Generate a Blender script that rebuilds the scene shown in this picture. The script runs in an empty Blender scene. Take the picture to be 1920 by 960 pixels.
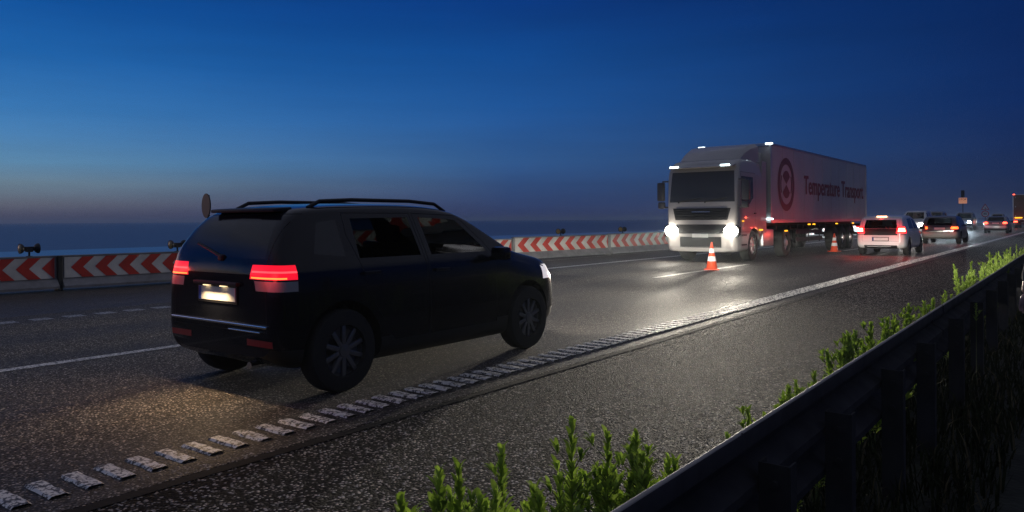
import bpy, bmesh, math, random
from mathutils import Vector, Matrix, noise

R = math.radians
random.seed(7)
S = bpy.context.scene
COL = S.collection

# ------------------------------------------------------------------ camera
TH = R(37.2)
CAM_H = 1.38
cam = bpy.data.objects.new("camera", bpy.data.cameras.new("camera"))
COL.objects.link(cam)
cam.data.sensor_width = 36.0
cam.data.lens = 36.0 * 1412 / 1920
cam.data.shift_y = -(480 - 412.3) / 1920
cam.data.clip_start = 0.05
cam.data.clip_end = 9000
fwd = Vector((-math.sin(TH), math.cos(TH), 0))
rgt = Vector((math.cos(TH), math.sin(TH), 0))
ROLL = 12 / 2032
upv = (Vector((0, 0, 1)) * math.cos(ROLL) + rgt * math.sin(ROLL)).normalized()
rgt2 = fwd.cross(upv).normalized()
cam.matrix_world = Matrix(((rgt2.x, upv.x, -fwd.x, 0), (rgt2.y, upv.y, -fwd.y, 0),
                           (rgt2.z, upv.z, -fwd.z, CAM_H), (0, 0, 0, 1)))
S.camera = cam
# ------------------------------------------------------------------ world
SKY_GAIN = 1.0
S.view_settings.view_transform = 'Standard'
S.view_settings.look = 'None'
S.view_settings.exposure = 0.0
S.view_settings.gamma = 1.0
S.view_settings.use_curve_mapping = False
S.cycles.use_denoising = True
S.cycles.denoising_prefilter = 'NONE'
S.cycles.sample_clamp_indirect = 3.0
S.cycles.max_bounces = 8


def lin(c):
    return tuple(((v / 255) / 12.92 if v / 255 <= .04045 else (((v / 255) + .055) / 1.055) ** 2.4) for v in c)


W = bpy.data.worlds.new("World")
S.world = W
W.use_nodes = True


class NT:
    def __init__(s, tree):
        s.t = tree
        s.t.nodes.clear()

    def n(s, typ, **kw):
        nd = s.t.nodes.new(typ)
        for k, v in kw.items():
            if k.startswith('i_'):
                key = k[2:]
                key = int(key) if key.isdigit() else key.replace('_', ' ')
                nd.inputs[key].default_value = v
            else:
                setattr(nd, k, v)
        return nd

    def l(s, a, b):
        s.t.links.new(a, b)

    def math(s, op, a, b=None, c=None, clamp=False):
        nd = s.t.nodes.new('ShaderNodeMath')
        nd.operation = op
        nd.use_clamp = clamp
        for i, v in enumerate((a, b, c)):
            if v is None:
                continue
            if isinstance(v, (int, float)):
                nd.inputs[i].default_value = v
            else:
                s.l(v, nd.inputs[i])
        return nd.outputs[0]

    def ramp(s, fac, stops, interp='LINEAR'):
        nd = s.t.nodes.new('ShaderNodeValToRGB')
        cr = nd.color_ramp
        cr.interpolation = interp
        while len(cr.elements) > 1:
            cr.elements.remove(cr.elements[-1])
        for i, (p, c) in enumerate(stops):
            e = cr.elements[0] if i == 0 else cr.elements.new(p)
            e.position = p
            if isinstance(c, (int, float)):
                c = (c, c, c)
            e.color = (*c, 1)
        s.l(fac, nd.inputs[0])
        return nd.outputs[0]

    def mix(s, fac, a, b, mode='MIX'):
        nd = s.t.nodes.new('ShaderNodeMix')
        nd.data_type = 'RGBA'
        nd.blend_type = mode
        for sock, v in ((nd.inputs[0], fac), (nd.inputs[6], a), (nd.inputs[7], b)):
            if isinstance(v, (int, float)):
                sock.default_value = v
            elif isinstance(v, tuple):
                sock.default_value = (*v[:3], 1)
            else:
                s.l(v, sock)
        return nd.outputs[2]


w = NT(W.node_tree)
tc = w.n('ShaderNodeTexCoord')
sep = w.n('ShaderNodeSeparateXYZ')
w.l(tc.outputs['Generated'], sep.inputs[0])
zc = w.math('MULTIPLY', sep.outputs[2], 2.0, clamp=True)      # sin(elevation) 0..0.5
# azimuth: dot of horizontal direction with the direction of the set sun (far left of the frame)
az_s = TH + R(62)
sx, sy = -math.sin(az_s), math.cos(az_s)
hl = w.math('SQRT', w.math('ADD', w.math('MULTIPLY', sep.outputs[0], sep.outputs[0]),
                           w.math('ADD', w.math('MULTIPLY', sep.outputs[1], sep.outputs[1]), 1e-6)))
dt = w.math('DIVIDE', w.math('ADD', w.math('MULTIPLY', sep.outputs[0], sx), w.math('MULTIPLY', sep.outputs[1], sy)), hl)
# dot = cos(angle to sun azimuth): left frame edge 28 deg, centre 62, right edge 96
OVER = lin((102, 106, 124))       # brighter overhead sky, above the top of the frame
sky_l = w.ramp(zc, [(0.0, lin((66, 66, 86))), (.018, lin((80, 80, 100))), (.042, lin((98, 102, 116))), (.09, lin((106, 130, 148))), (.136, lin((92, 138, 174))),
                    (.196, lin((74, 129, 180))), (.256, lin((56, 119, 180))), (.374, lin((30, 99, 170))), (.49, lin((13, 79, 152))), (.64, lin((10, 66, 140))), (1.0, OVER)])
sky_c = w.ramp(zc, [(0.0, lin((42, 52, 92))), (.018, lin((44, 58, 100))), (.088, lin((46, 74, 120))), (.158, lin((46, 88, 142))), (.30, lin((28, 84, 152))),
                    (.43, lin((14, 72, 142))), (.56, lin((6, 56, 128))), (.68, lin((4, 52, 124))), (1.0, OVER)])
sky_r = w.ramp(zc, [(0.0, lin((34, 42, 72))), (.09, lin((24, 42, 80))), (.256, lin((10, 42, 96))), (.49, lin((4, 36, 90))), (.66, lin((4, 34, 88))), (1.0, OVER)])
f1 = w.ramp(w.math('MULTIPLY_ADD', dt, .5, .5), [(.45, 0.0), (.56, .30), (.735, 1.0)])
f2 = w.ramp(w.math('MULTIPLY_ADD', dt, .5, .5), [(.735, 0.0), (.85, .45), (.94, 1.0)])
skyc = w.mix(f2, w.mix(f1, sky_r, sky_c), sky_l)
# thin veils of haze in the sky, barely visible
mp = w.n('ShaderNodeMapping')
mp.inputs['Scale'].default_value = (1.3, 1.3, 16)
w.l(tc.outputs['Generated'], mp.inputs[0])
nz = w.n('ShaderNodeTexNoise', i_Scale=2.2, i_Detail=5.0, i_Roughness=.6)
w.l(mp.outputs[0], nz.inputs['Vector'])
veil = w.ramp(nz.outputs[0], [(.30, .93), (.72, 1.07)])
skyc = w.mix(1.0, skyc, veil, 'MULTIPLY')
# afterglow close to the set sun (outside the frame)
glow_a = w.ramp(dt, [(.90, 0.0), (1.0, 1.0)])
glow_e = w.ramp(zc, [(0.0, .6), (.06, 1.0), (.45, 0.0)])
glow = w.mix(1.0, w.mix(1.0, glow_a, glow_e, 'MULTIPLY'), (1.5, .80, .42), 'MULTIPLY')
skyc = w.mix(1.0, skyc, glow, 'ADD')
bg = w.n('ShaderNodeBackground', i_Strength=SKY_GAIN)
w.l(skyc, bg.inputs[0])
nsky = w.n('ShaderNodeTexSky', sky_type='NISHITA', sun_disc=False)
nsky.sun_elevation = R(-3.0)
nsky.sun_rotation = -az_s
bg2 = w.n('ShaderNodeBackground', i_Strength=0.005)
w.l(nsky.outputs[0], bg2.inputs[0])
add = w.n('ShaderNodeAddShader')
w.l(bg.outputs[0], add.inputs[0])
w.l(bg2.outputs[0], add.inputs[1])
wo = w.n('ShaderNodeOutputWorld')
w.l(add.outputs[0], wo.inputs[0])


def P(d, t, z=0.0):
    """d metres to the left of the camera, t metres along the road"""
    return Vector((-d, t, z))


# ------------------------------------------------------------------ materials
MATS = {}


def mat(name, base=(.5, .5, .5), rough=.5, metal=0.0, emit=None, strength=0.0, trans=0.0, coat=0.0, ior=1.45,
        bump=0.0, bscale=40.0, vary=0.0, vscale=3.0, spec=.5, alpha=1.0):
    if name in MATS:
        return MATS[name]
    m = bpy.data.materials.new(name)
    m.use_nodes = True
    t = NT(m.node_tree)
    b = t.n('ShaderNodeBsdfPrincipled')
    o = t.n('ShaderNodeOutputMaterial')
    t.l(b.outputs[0], o.inputs[0])
    b.inputs['Base Color'].default_value = (*base, 1)
    b.inputs['Roughness'].default_value = rough
    b.inputs['Metallic'].default_value = metal
    b.inputs['Transmission Weight'].default_value = trans
    b.inputs['Coat Weight'].default_value = coat
    b.inputs['IOR'].default_value = ior
    b.inputs['Specular IOR Level'].default_value = spec
    b.inputs['Alpha'].default_value = alpha
    if emit:
        b.inputs['Emission Color'].default_value = (*emit, 1)
        b.inputs['Emission Strength'].default_value = strength
    if vary or bump:
        co = t.n('ShaderNodeTexCoord')
        if vary:
            n1 = t.n('ShaderNodeTexNoise', i_Scale=vscale, i_Detail=7.0, i_Roughness=.65)
            t.l(co.outputs['Object'], n1.inputs['Vector'])
            c = t.ramp(n1.outputs[0], [(.3, tuple(v * (1 - vary) for v in base)), (.7, tuple(min(1, v * (1 + vary)) for v in base))])
            t.l(c, b.inputs['Base Color'])
            r = t.ramp(n1.outputs[0], [(.3, min(1, rough * 1.15)), (.7, rough * .85)])
            t.l(r, b.inputs['Roughness'])
        if bump:
            n2 = t.n('ShaderNodeTexNoise', i_Scale=bscale, i_Detail=4.0)
            t.l(co.outputs['Object'], n2.inputs['Vector'])
            bp = t.n('ShaderNodeBump', i_Strength=bump, i_Distance=.01)
            t.l(n2.outputs[0], bp.inputs['Height'])
            t.l(bp.outputs[0], b.inputs['Normal'])
    MATS[name] = m
    return m


def asphalt(name, cell, base, spread, rough, bump, track=False, sparse=False, bdist=.006, spec=.22):
    m = bpy.data.materials.new(name)
    m.use_nodes = True
    t = NT(m.node_tree)
    b = t.n('ShaderNodeBsdfPrincipled')
    o = t.n('ShaderNodeOutputMaterial')
    t.l(b.outputs[0], o.inputs[0])
    g = t.n('ShaderNodeNewGeometry')
    v = t.n('ShaderNodeTexVoronoi', i_Scale=cell, i_Randomness=1.0)
    t.l(g.outputs['Position'], v.inputs['Vector'])
    sp = t.n('ShaderNodeSeparateColor')
    t.l(v.outputs['Color'], sp.inputs[0])
    stones = t.ramp(sp.outputs[0], [(0.0, base * .25), (.5, base * .8), (.82, base * 1.6), (1.0, base * (1.6 + spread))])
    if sparse:
        stones = t.ramp(sp.outputs[0], [(0.0, base * .12), (.55, base * .35), (.76, base * 1.3), (.80, base * 7.0), (1.0, base * (2 + spread))])  # sparse pale cells also paint lamp glints into the stone colour
    tint = t.mix(sp.outputs[1], (1.0, .82, .66), (1.0, .94, .88))
    colr = t.mix(1.0, stones, tint, 'MULTIPLY')
    gaps = t.ramp(v.outputs['Distance'], [(.35, 1.0), (.75, .15)])
    colr = t.mix(1.0, colr, gaps, 'MULTIPLY')
    big = t.n('ShaderNodeTexNoise', i_Scale=.5, i_Detail=6.0, i_Roughness=.6)
    mpp = t.n('ShaderNodeMapping')
    mpp.inputs['Scale'].default_value = (1.6, .25, 1)
    t.l(g.outputs['Position'], mpp.inputs[0])
    t.l(mpp.outputs[0], big.inputs['Vector'])
    colr = t.mix(1.0, colr, t.ramp(big.outputs[0], [(.3, .65), (.7, 1.4)]), 'MULTIPLY')
    n2 = t.n('ShaderNodeTexNoise', i_Scale=9.0, i_Detail=5.0)
    t.l(g.outputs['Position'], n2.inputs['Vector'])
    colr = t.mix(1.0, colr, t.ramp(n2.outputs[0], [(.3, .8), (.7, 1.2)]), 'MULTIPLY')
    rg = t.math('MULTIPLY_ADD', sp.outputs[2], .25, rough - .12)
    if track:
        # wheel tracks polished by traffic: bands along the road
        sx_ = t.n('ShaderNodeSeparateXYZ')
        t.l(g.outputs['Position'], sx_.inputs[0])
        wv = t.math('SINE', t.math('MULTIPLY', sx_.outputs[0], 2 * math.pi / 1.9))
        rg = t.math('ADD', rg, t.math('MULTIPLY', wv, .06))
        colr = t.mix(1.0, colr, t.ramp(t.math('MULTIPLY_ADD', wv, .5, .5), [(0, .78), (1, 1.18)]), 'MULTIPLY')
        rg = t.math('ADD', rg, t.math('MULTIPLY', t.math('SUBTRACT', big.outputs[0], .5), .25))
    t.l(colr, b.inputs['Base Color'])
    t.l(rg, b.inputs['Roughness'])
    b.inputs['Specular IOR Level'].default_value = spec
    # relief of the stones
    hgt = t.math('MULTIPLY', t.ramp(v.outputs['Distance'], [(.0, 1.0), (.8, 0.0)]), t.math('MULTIPLY_ADD', sp.outputs[0], .6, .4))
    bp = t.n('ShaderNodeBump', i_Strength=bump, i_Distance=bdist)
    t.l(hgt, bp.inputs['Height'])
    t.l(bp.outputs[0], b.inputs['Normal'])
    MATS[name] = m
    return m


def paint_mat(name, base, wear, scale=26.0):
    """road paint worn off the high stones"""
    m = bpy.data.materials.new(name)
    m.use_nodes = True
    t = NT(m.node_tree)
    b = t.n('ShaderNodeBsdfPrincipled')
    o = t.n('ShaderNodeOutputMaterial')
    t.l(b.outputs[0], o.inputs[0])
    g = t.n('ShaderNodeNewGeometry')
    v = t.n('ShaderNodeTexVoronoi', i_Scale=scale * 2.2)
    t.l(g.outputs['Position'], v.inputs['Vector'])
    n = t.n('ShaderNodeTexNoise', i_Scale=scale, i_Detail=6.0, i_Roughness=.7)
    t.l(g.outputs['Position'], n.inputs['Vector'])
    k = t.math('ADD', n.outputs[0], t.math('MULTIPLY', v.outputs['Distance'], .25))
    c = t.ramp(k, [(.0, base), (wear, base), (wear + .08, (.05, .048, .045))])
    t.l(c, b.inputs['Base Color'])
    b.inputs['Roughness'].default_value = .55
    bp = t.n('ShaderNodeBump', i_Strength=.8, i_Distance=.003)
    t.l(k, bp.inputs['Height'])
    t.l(bp.outputs[0], b.inputs['Normal'])
    MATS[name] = m
    return m


M_ROAD = asphalt('road_asphalt', 80.0, .085, 5.0, .72, .55, track=True)
M_SHOULDER = asphalt('shoulder_asphalt', 70.0, .042, 17.0, .85, 1.0, bdist=.016, sparse=True, spec=.10)
M_LEFT = asphalt('left_asphalt', 85.0, .065, 2.0, .55, .6)
M_PAINT = paint_mat('road_paint', (.74, .71, .65), .61)
M_PAINT_OLD = paint_mat('road_paint_worn', (.46, .45, .43), .58)
M_SEAM = mat('bitumen_seam', (.008, .008, .008), .85, spec=.2, bump=.4, bscale=30)


def water(name, base, rough, scale):
    m = bpy.data.materials.new(name)
    m.use_nodes = True
    t = NT(m.node_tree)
    b = t.n('ShaderNodeBsdfPrincipled', i_Roughness=rough)
    b.inputs['Base Color'].default_value = (*base, 1)
    o = t.n('ShaderNodeOutputMaterial')
    t.l(b.outputs[0], o.inputs[0])
    g = t.n('ShaderNodeNewGeometry')
    n = t.n('ShaderNodeTexNoise', i_Scale=scale, i_Detail=6.0, i_Roughness=.6)
    t.l(g.outputs['Position'], n.inputs['Vector'])
    bp = t.n('ShaderNodeBump', i_Strength=.8, i_Distance=.25)
    t.l(n.outputs[0], bp.inputs['Height'])
    t.l(bp.outputs[0], b.inputs['Normal'])
    MATS[name] = m
    return m


M_FIELD = water('sea_water', (.008, .048, .14), .42, .5)
M_NEARFIELD = water('shallow_water', (.03, .15, .33), .30, .8)
M_VERGE = mat('dark_verge', (.012, .014, .008), .95, bump=1.0, bscale=25, vary=.5, vscale=6)

M_BLACKPAINT = mat('black_car_paint', (.006, .007, .011), .16, coat=.2, vary=.3, vscale=2, spec=.3)
M_BLACKTRIM = mat('black_trim', (.010, .010, .011), .55)
M_SEAMMAT = mat('panel_gap', (.002, .002, .002), .9)
M_GLASS = mat('car_glass', (.06, .07, .075), .02, trans=1.0, ior=1.02, spec=.6)
M_TINT = mat('tinted_glass', (.008, .010, .012), .02, trans=1.0, ior=1.02, spec=.6)
M_DARKGLASS = mat('dark_car_glass', (.012, .014, .016), .05, spec=.6)
M_CABGLASS = mat('cab_glass', (.055, .056, .054), .18, spec=.35)
M_MIRROR = mat('mirror_grey', (.06, .06, .065), .5)
M_RUBBER = mat('tyre_rubber', (.014, .014, .014), .8, bump=.3, bscale=60)
M_RIM = mat('wheel_rim', (.20, .20, .21), .35, metal=.9)
M_CHROME = mat('chrome', (.75, .75, .75), .12, metal=1.0)
M_WHITEPAINT = mat('white_car_paint', (.74, .74, .72), .25, coat=.4)
M_GREYPAINT = mat('grey_car_paint', (.10, .10, .11), .3, metal=.3, coat=.5)
M_DARKBLUE = mat('dark_blue_paint', (.018, .020, .030), .28, coat=.5)
M_SILVER = mat('silver_car_paint', (.42, .43, .45), .3, metal=.5, coat=.4)
M_PLATE = mat('plate_white', (.72, .72, .68), .45, vary=.06, vscale=12)
M_PLATEBLUE = mat('plate_blue', (.02, .06, .35), .45)
M_WHITEPANEL = mat('trailer_white', (.44, .425, .41), .32, vary=.07, vscale=.6, coat=.15)
M_CABWHITE = mat('cab_white', (.36, .34, .32), .4, coat=.3, vary=.05, vscale=1.0)
M_ALU = mat('aluminium_trim', (.5, .5, .5), .35, metal=.8)
M_CHASSIS = mat('chassis_dark', (.020, .019, .018), .6, vary=.4, vscale=4)
M_REDTEXT = mat('red_lettering', (.20, .05, .05), .45)
M_DARKRED = mat('dark_red_emblem', (.12, .045, .045), .45)
M_RAIL = mat('rail_steel', (.030, .030, .036), .8, spec=.10, vary=.25, vscale=5, bump=.05, bscale=80)
M_STEEL = mat('galvanised_steel', (.032, .032, .035), .8, spec=.15, vary=.25, vscale=5, bump=.05, bscale=80)
M_STEELDARK = mat('barrier_steel', (.22, .22, .22), .5, metal=.35, vary=.25, vscale=3)
M_CONE_O = mat('cone_orange', (.72, .075, .02), .5, vary=.08, vscale=14)
M_CONE_W = mat('cone_reflective', (.85, .85, .83), .35, vary=.05, vscale=18)
M_CHEV_R = mat('chevron_red', (.52, .032, .018), .5, vary=.24, vscale=2.2)
M_CHEV_W = mat('chevron_white', (.60, .59, .54), .5, vary=.26, vscale=1.6)
M_BLACKPLASTIC = mat('black_plastic', (.012, .012, .013), .5)
M_LENS = mat('amber_lens', (.5, .3, .06), .25, spec=.7)
M_SEAT = mat('seat_fabric', (.03, .03, .032), .9)
M_JACKET = mat('jacket_cloth', (.06, .06, .07), .9, bump=.3, bscale=90, vary=.2, vscale=12)
M_TROUSER = mat('trouser_cloth', (.03, .032, .045), .9)
M_SKIN = mat('skin', (.45, .26, .20), .5)
M_HAIR = mat('hair', (.02, .014, .01), .7)
M_SIGNBACK = mat('sign_back_grey', (.012, .012, .014), .5, metal=.4)
M_SIGNW = mat('sign_white', (.78, .75, .7), .4)
M_SIGNR = mat('sign_red', (.6, .03, .03), .4)
M_SIGN_GLOW = mat('sign_orange_glow', (.85, .42, .2), .4, emit=(1.0, .40, .22), strength=.35)  # emission stands in for headlight thrown back by the panel, which has no lamp
M_SIGNTXT = mat('sign_black', (.02, .02, .02), .5)
M_TARP = mat('brown_box', (.20, .13, .065), .55, vary=.2, vscale=1.2)


def leaf_mat():
    m = bpy.data.materials.new('weed_leaf')
    m.use_nodes = True
    t = NT(m.node_tree)
    o = t.n('ShaderNodeOutputMaterial')
    g = t.n('ShaderNodeNewGeometry')
    c = t.ramp(g.outputs['Random Per Island'], [(0, (.15, .21, .05)), (.5, (.25, .33, .08)), (1, (.38, .47, .15))])
    b = t.n('ShaderNodeBsdfPrincipled', i_Roughness=.75)
    b.inputs['Specular IOR Level'].default_value = .2
    t.l(c, b.inputs['Base Color'])
    tr = t.n('ShaderNodeBsdfTranslucent')
    t.l(t.mix(1.0, c, (1.3, 1.5, .6), 'MULTIPLY'), tr.inputs[0])
    mx = t.n('ShaderNodeMixShader')
    mx.inputs[0].default_value = .5
    t.l(b.outputs[0], mx.inputs[1])
    t.l(tr.outputs[0], mx.inputs[2])
    t.l(mx.outputs[0], o.inputs[0])
    return m


M_LEAF = leaf_mat()
M_STEM = mat('weed_stem', (.09, .11, .03), .7)


def emitm(name, col, st):
    return mat(name, tuple(min(1, c * .5) for c in col), .3, emit=col, strength=st)


E_HEAD = emitm('headlight_lit', (1.0, .93, .80), 45)
E_HEADBLUE = emitm('headlight_cold', (.75, .9, 1.0), 40)
E_MARK = emitm('marker_white', (.75, .93, 1.0), 7)
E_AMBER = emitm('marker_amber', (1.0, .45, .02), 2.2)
E_TAIL = emitm('tail_lit', (1.0, .008, .030), .95)
E_TAILSTRIP = emitm('tail_strip', (1.0, .05, .06), 2.2)
E_TAILDIM = emitm('tail_dim', (1.0, .02, .02), .9)
E_BRAKE = emitm('brake_lit', (1.0, .07, .03), 9)
E_BRAKECORE = emitm('brake_core', (1.0, .50, .22), 7)
E_BRAKERIM = emitm('brake_rim', (1.0, .012, .022), 2.6)
E_TAILOR = emitm('tail_orange', (1.0, .16, .03), 3)
E_PLATE = emitm('plate_lamp', (1.0, .72, .38), 2.2)
M_REFL = mat('red_reflector', (.35, .02, .02), .3, spec=.8)

# ------------------------------------------------------------------ object helpers


def tag(o, label=None, cat=None, group=None, kind=None):
    if label:
        o['label'] = label
    if cat:
        o['category'] = cat
    if group:
        o['group'] = group
    if kind:
        o['kind'] = kind
    return o


def link(o, parent=None):
    COL.objects.link(o)
    if parent:
        o.parent = parent
    return o


def empty(name, loc, rz=0.0, label=None, cat=None, group=None):
    o = bpy.data.objects.new(name, None)
    o.empty_display_size = .2
    o.location = loc
    o.rotation_euler = (0, 0, rz)
    link(o)
    return tag(o, label, cat, group)


def mobj(name, bm, m, parent=None, smooth=None, loc=None):
    me = bpy.data.meshes.new(name)
    bm.to_mesh(me)
    bm.free()
    for x in (m if isinstance(m, (list, tuple)) else [m]):
        me.materials.append(x)
    if smooth is not None:
        for p in me.polygons:
            p.use_smooth = True
        me.set_sharp_from_angle(angle=R(smooth))
    o = bpy.data.objects.new(name, me)
    if loc is not None:
        o.location = loc
    return link(o, parent)


def box(bm, c, s, rot=None, mi=0, bevel=0.0):
    r = bmesh.ops.create_cube(bm, size=1.0)
    vs = r['verts']
    M = Matrix.Translation(c) @ (rot.to_4x4() if rot is not None else Matrix()) @ Matrix.Diagonal((*s, 1))
    bmesh.ops.transform(bm, matrix=M, verts=vs)
    fs = {f for v in vs for f in v.link_faces}
    for f in fs:
        f.material_index = mi
    if bevel:
        es = list({e for v in vs for e in v.link_edges})
        r2 = bmesh.ops.bevel(bm, geom=es, offset=bevel, segments=2, affect='EDGES', profile=.6)
        for f in r2['faces']:
            f.material_index = mi


def tube(bm, a, b, r0, r1=None, n=12, mi=0, caps=True):
    a, b = Vector(a), Vector(b)
    r1 = r0 if r1 is None else r1
    z = (b - a).normalized()
    x = z.orthogonal().normalized()
    y = z.cross(x)
    A = [bm.verts.new(a + (x * math.cos(k * 2 * math.pi / n) + y * math.sin(k * 2 * math.pi / n)) * r0) for k in range(n)]
    B = [bm.verts.new(b + (x * math.cos(k * 2 * math.pi / n) + y * math.sin(k * 2 * math.pi / n)) * r1) for k in range(n)]
    for k in range(n):
        bm.faces.new((A[k], A[(k + 1) % n], B[(k + 1) % n], B[k])).material_index = mi
    if caps:
        bm.faces.new(A[::-1]).material_index = mi
        bm.faces.new(B).material_index = mi


def path_tube(bm, pts, r, n=8, mi=0):
    for a, b in zip(pts[:-1], pts[1:]):
        tube(bm, a, b, r, n=n, mi=mi)


def lathe(bm, prof, origin, axis, n=28, mi=None, close=False):
    """prof: list of (along, radius[, material])"""
    o = Vector(origin)
    z = Vector(axis).normalized()
    x = z.orthogonal().normalized()
    y = z.cross(x)
    rings = []
    for p in prof:
        rings.append([bm.verts.new(o + z * p[0] + (x * math.cos(k * 2 * math.pi / n) + y * math.sin(k * 2 * math.pi / n)) * max(p[1], 1e-4))
                      for k in range(n)])
    for i, (A, B) in enumerate(zip(rings[:-1], rings[1:])):
        for k in range(n):
            f = bm.faces.new((A[k], A[(k + 1) % n], B[(k + 1) % n], B[k]))
            f.material_index = prof[i][2] if len(prof[i]) > 2 else 0
    return rings


def sheet(bm, pts, mi=0):
    f = bm.faces.new([bm.verts.new(p) for p in pts])
    f.material_index = mi
    return f


def text_obj(name, body, size, m, parent, M, depth=.006, align='CENTER'):
    cu = bpy.data.curves.new(name, 'FONT')
    cu.body = body
    cu.size = size
    cu.extrude = depth / 2
    cu.offset = size * .012
    cu.align_x = align
    cu.align_y = 'CENTER'
    tmp = bpy.data.objects.new(name + '_tmp', cu)
    COL.objects.link(tmp)
    dg = bpy.context.evaluated_depsgraph_get()
    dg.update()
    me = bpy.data.meshes.new_from_object(tmp.evaluated_get(dg))
    bpy.data.objects.remove(tmp)
    bpy.data.curves.remove(cu)
    me.materials.clear()
    me.materials.append(m)
    me.transform(M)
    o = bpy.data.objects.new(name, me)
    return link(o, parent)


def spot(name, parent, loc, aim, power, col, cone=100, blend=.5, rad=.06, low_beam=True, cut=.0, side=0.0, leak=.08):
    """a headlamp: a dipped beam has a sharp upper edge a little below the horizontal"""
    L = bpy.data.lights.new(name, 'SPOT')
    L.energy = power
    L.color = col
    L.spot_size = R(cone)
    L.spot_blend = blend
    L.shadow_soft_size = rad
    if low_beam:
        L.use_nodes = True
        t = NT(L.node_tree)
        tcx = t.n('ShaderNodeTexCoord')
        s = t.n('ShaderNodeSeparateXYZ')
        t.l(tcx.outputs['Normal'], s.inputs[0])
        az = t.math('ABSOLUTE', s.outputs[2])
        el = t.math('DIVIDE', s.outputs[1], t.math('ADD', az, 1e-3))
        hz = t.math('DIVIDE', s.outputs[0], t.math('ADD', az, 1e-3))
        v = t.ramp(t.math('MULTIPLY_ADD', el, .5, .5), [(.25, .006), (.40, .02), (.455, .12), (.486, 1.0), (.500 + cut, .9), (.510 + cut, leak), (.62, leak * .6), (.8, .02)])
        h = t.ramp(t.math('MULTIPLY', t.math('ABSOLUTE', hz), .5), [(0, 1.0), (.12, .75), (.4, .28), (1, .08)])
        if side:
            h = t.math('MULTIPLY', h, t.ramp(t.math('MULTIPLY_ADD', hz, side, .5), [(.3, .08), (.5, 1.0), (1, 1.0)]))
        e = t.n('ShaderNodeEmission')
        t.l(t.math('MULTIPLY', v, h), e.inputs['Strength'])
        o = t.n('ShaderNodeOutputLight')
        t.l(e.outputs[0], o.inputs[0])
    o = bpy.data.objects.new(name, L)
    o.location = loc
    a = Vector(aim).normalized()
    zax = -a
    xax = Vector((0, 0, 1)).cross(zax).normalized()
    yax = zax.cross(xax)
    o.rotation_euler = Matrix((xax, yax, zax)).transposed().to_euler()
    return link(o, parent)


def glow_lamp(name, parent, loc, power, col, rad=.05):
    L = bpy.data.lights.new(name, 'POINT')
    L.energy = power
    L.color = col
    L.shadow_soft_size = rad
    o = bpy.data.objects.new(name, L)
    o.location = loc
    return link(o, parent)


# ------------------------------------------------------------------ setting: ground, road, markings
def strip(name, d0, d1, t0, t1, z, m, kind='structure', n=1, jag=0.0, parent=None):
    bm = bmesh.new()
    rows = []
    for i in range(n + 1):
        t = t0 + (t1 - t0) * i / n
        j0 = (random.random() - .5) * jag
        j1 = (random.random() - .5) * jag
        rows.append((bm.verts.new(P(d0 + j0, t, z)), bm.verts.new(P(d1 + j1, t, z))))
    for a, b in zip(rows[:-1], rows[1:]):
        bm.faces.new((a[0], b[0], b[1], a[1]))
    bmesh.ops.recalc_face_normals(bm, faces=bm.faces)
    for f in bm.faces:
        if f.normal.z < 0:
            f.normal_flip()
    o = mobj(name, bm, m)
    return tag(o, kind=kind)


bm = bmesh.new()
sheet(bm, [(-4000, -3000, -.30), (3000, -3000, -.30), (3000, 5000, -.30), (-4000, 5000, -.30)])
tag(mobj('sea', bm, M_FIELD), kind='structure')
strip('shallow_water', 20, 47, -200, 900, -.2, M_NEARFIELD)
strip('road', 3.9, 12.5, -120, 700, 0.0, M_ROAD)
strip('shoulder', 1.22, 3.9, -120, 700, 0.0, M_SHOULDER)
strip('median', 12.5, 20, -120, 700, 0.0, M_LEFT)
strip('verge', -40, 1.22, -120, 700, -.03, M_VERGE)

# right edge line: raised transverse ribs near, a closed band far away
bm = bmesh.new()
t = .9
while t < 42:
    d0, d1 = 4.105, 4.415
    a, b = t, t + .098
    pts = []
    j = lambda s=.012: (random.random() - .5) * s
    rows = []
    for i in range(7):
        dd = d0 + (d1 - d0) * i / 6
        rows.append((P(dd, a + j(), .002), P(dd, a + .014 + j(), .013), P(dd, b - .014 + j(), .013), P(dd, b + j(), .002)))
    vs = [[bm.verts.new(p) for p in r] for r in rows]
    for r0, r1 in zip(vs[:-1], vs[1:]):
        for k in range(3):
            bm.faces.new((r0[k], r0[k + 1], r1[k + 1], r1[k]))
    t += .172
bmesh.ops.recalc_face_normals(bm, faces=bm.faces)
tag(mobj('ribbed_edge_line', bm, M_PAINT), kind='structure')
strip('edge_line', 4.12, 4.40, 18, 600, .0045, M_PAINT, n=80, jag=.004)
# ribs on the far edge of the other carriageway
bm = bmesh.new()
t = -4.0
while t < 14:
    sheet(bm, [P(11.72, t, .004), P(11.72, t + .26, .004), P(11.98, t + .26, .004), P(11.98, t, .004)])
    t += .44
tag(mobj('worn_ribbed_line', bm, M_PAINT_OLD), kind='structure')
strip('left_edge_line', 11.92, 12.17, 14.5, 500, .0045, M_PAINT, n=60, jag=.004)
strip('thin_edge_line', 14.32, 14.40, 17, 300, .0045, M_PAINT_OLD, n=40, jag=.004)
bm = bmesh.new()
for k in range(-2, 30):
    t0 = 1.0 - 2.3 + k * 17.4
    t1 = t0 + 6.2
    if t1 < -30:
        continue
    n = 10
    prev = None
    for i in range(n + 1):
        tt = t0 + (t1 - t0) * i / n
        pr = (bm.verts.new(P(7.96 + random.random() * .006, tt, .0045)), bm.verts.new(P(8.10 + random.random() * .006, tt, .0045)))
        if prev:
            bm.faces.new((prev[0], pr[0], pr[1], prev[1]))
        prev = pr
bmesh.ops.recalc_face_normals(bm, faces=bm.faces)
tag(mobj('lane_dashes', bm, M_PAINT), kind='structure')
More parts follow.
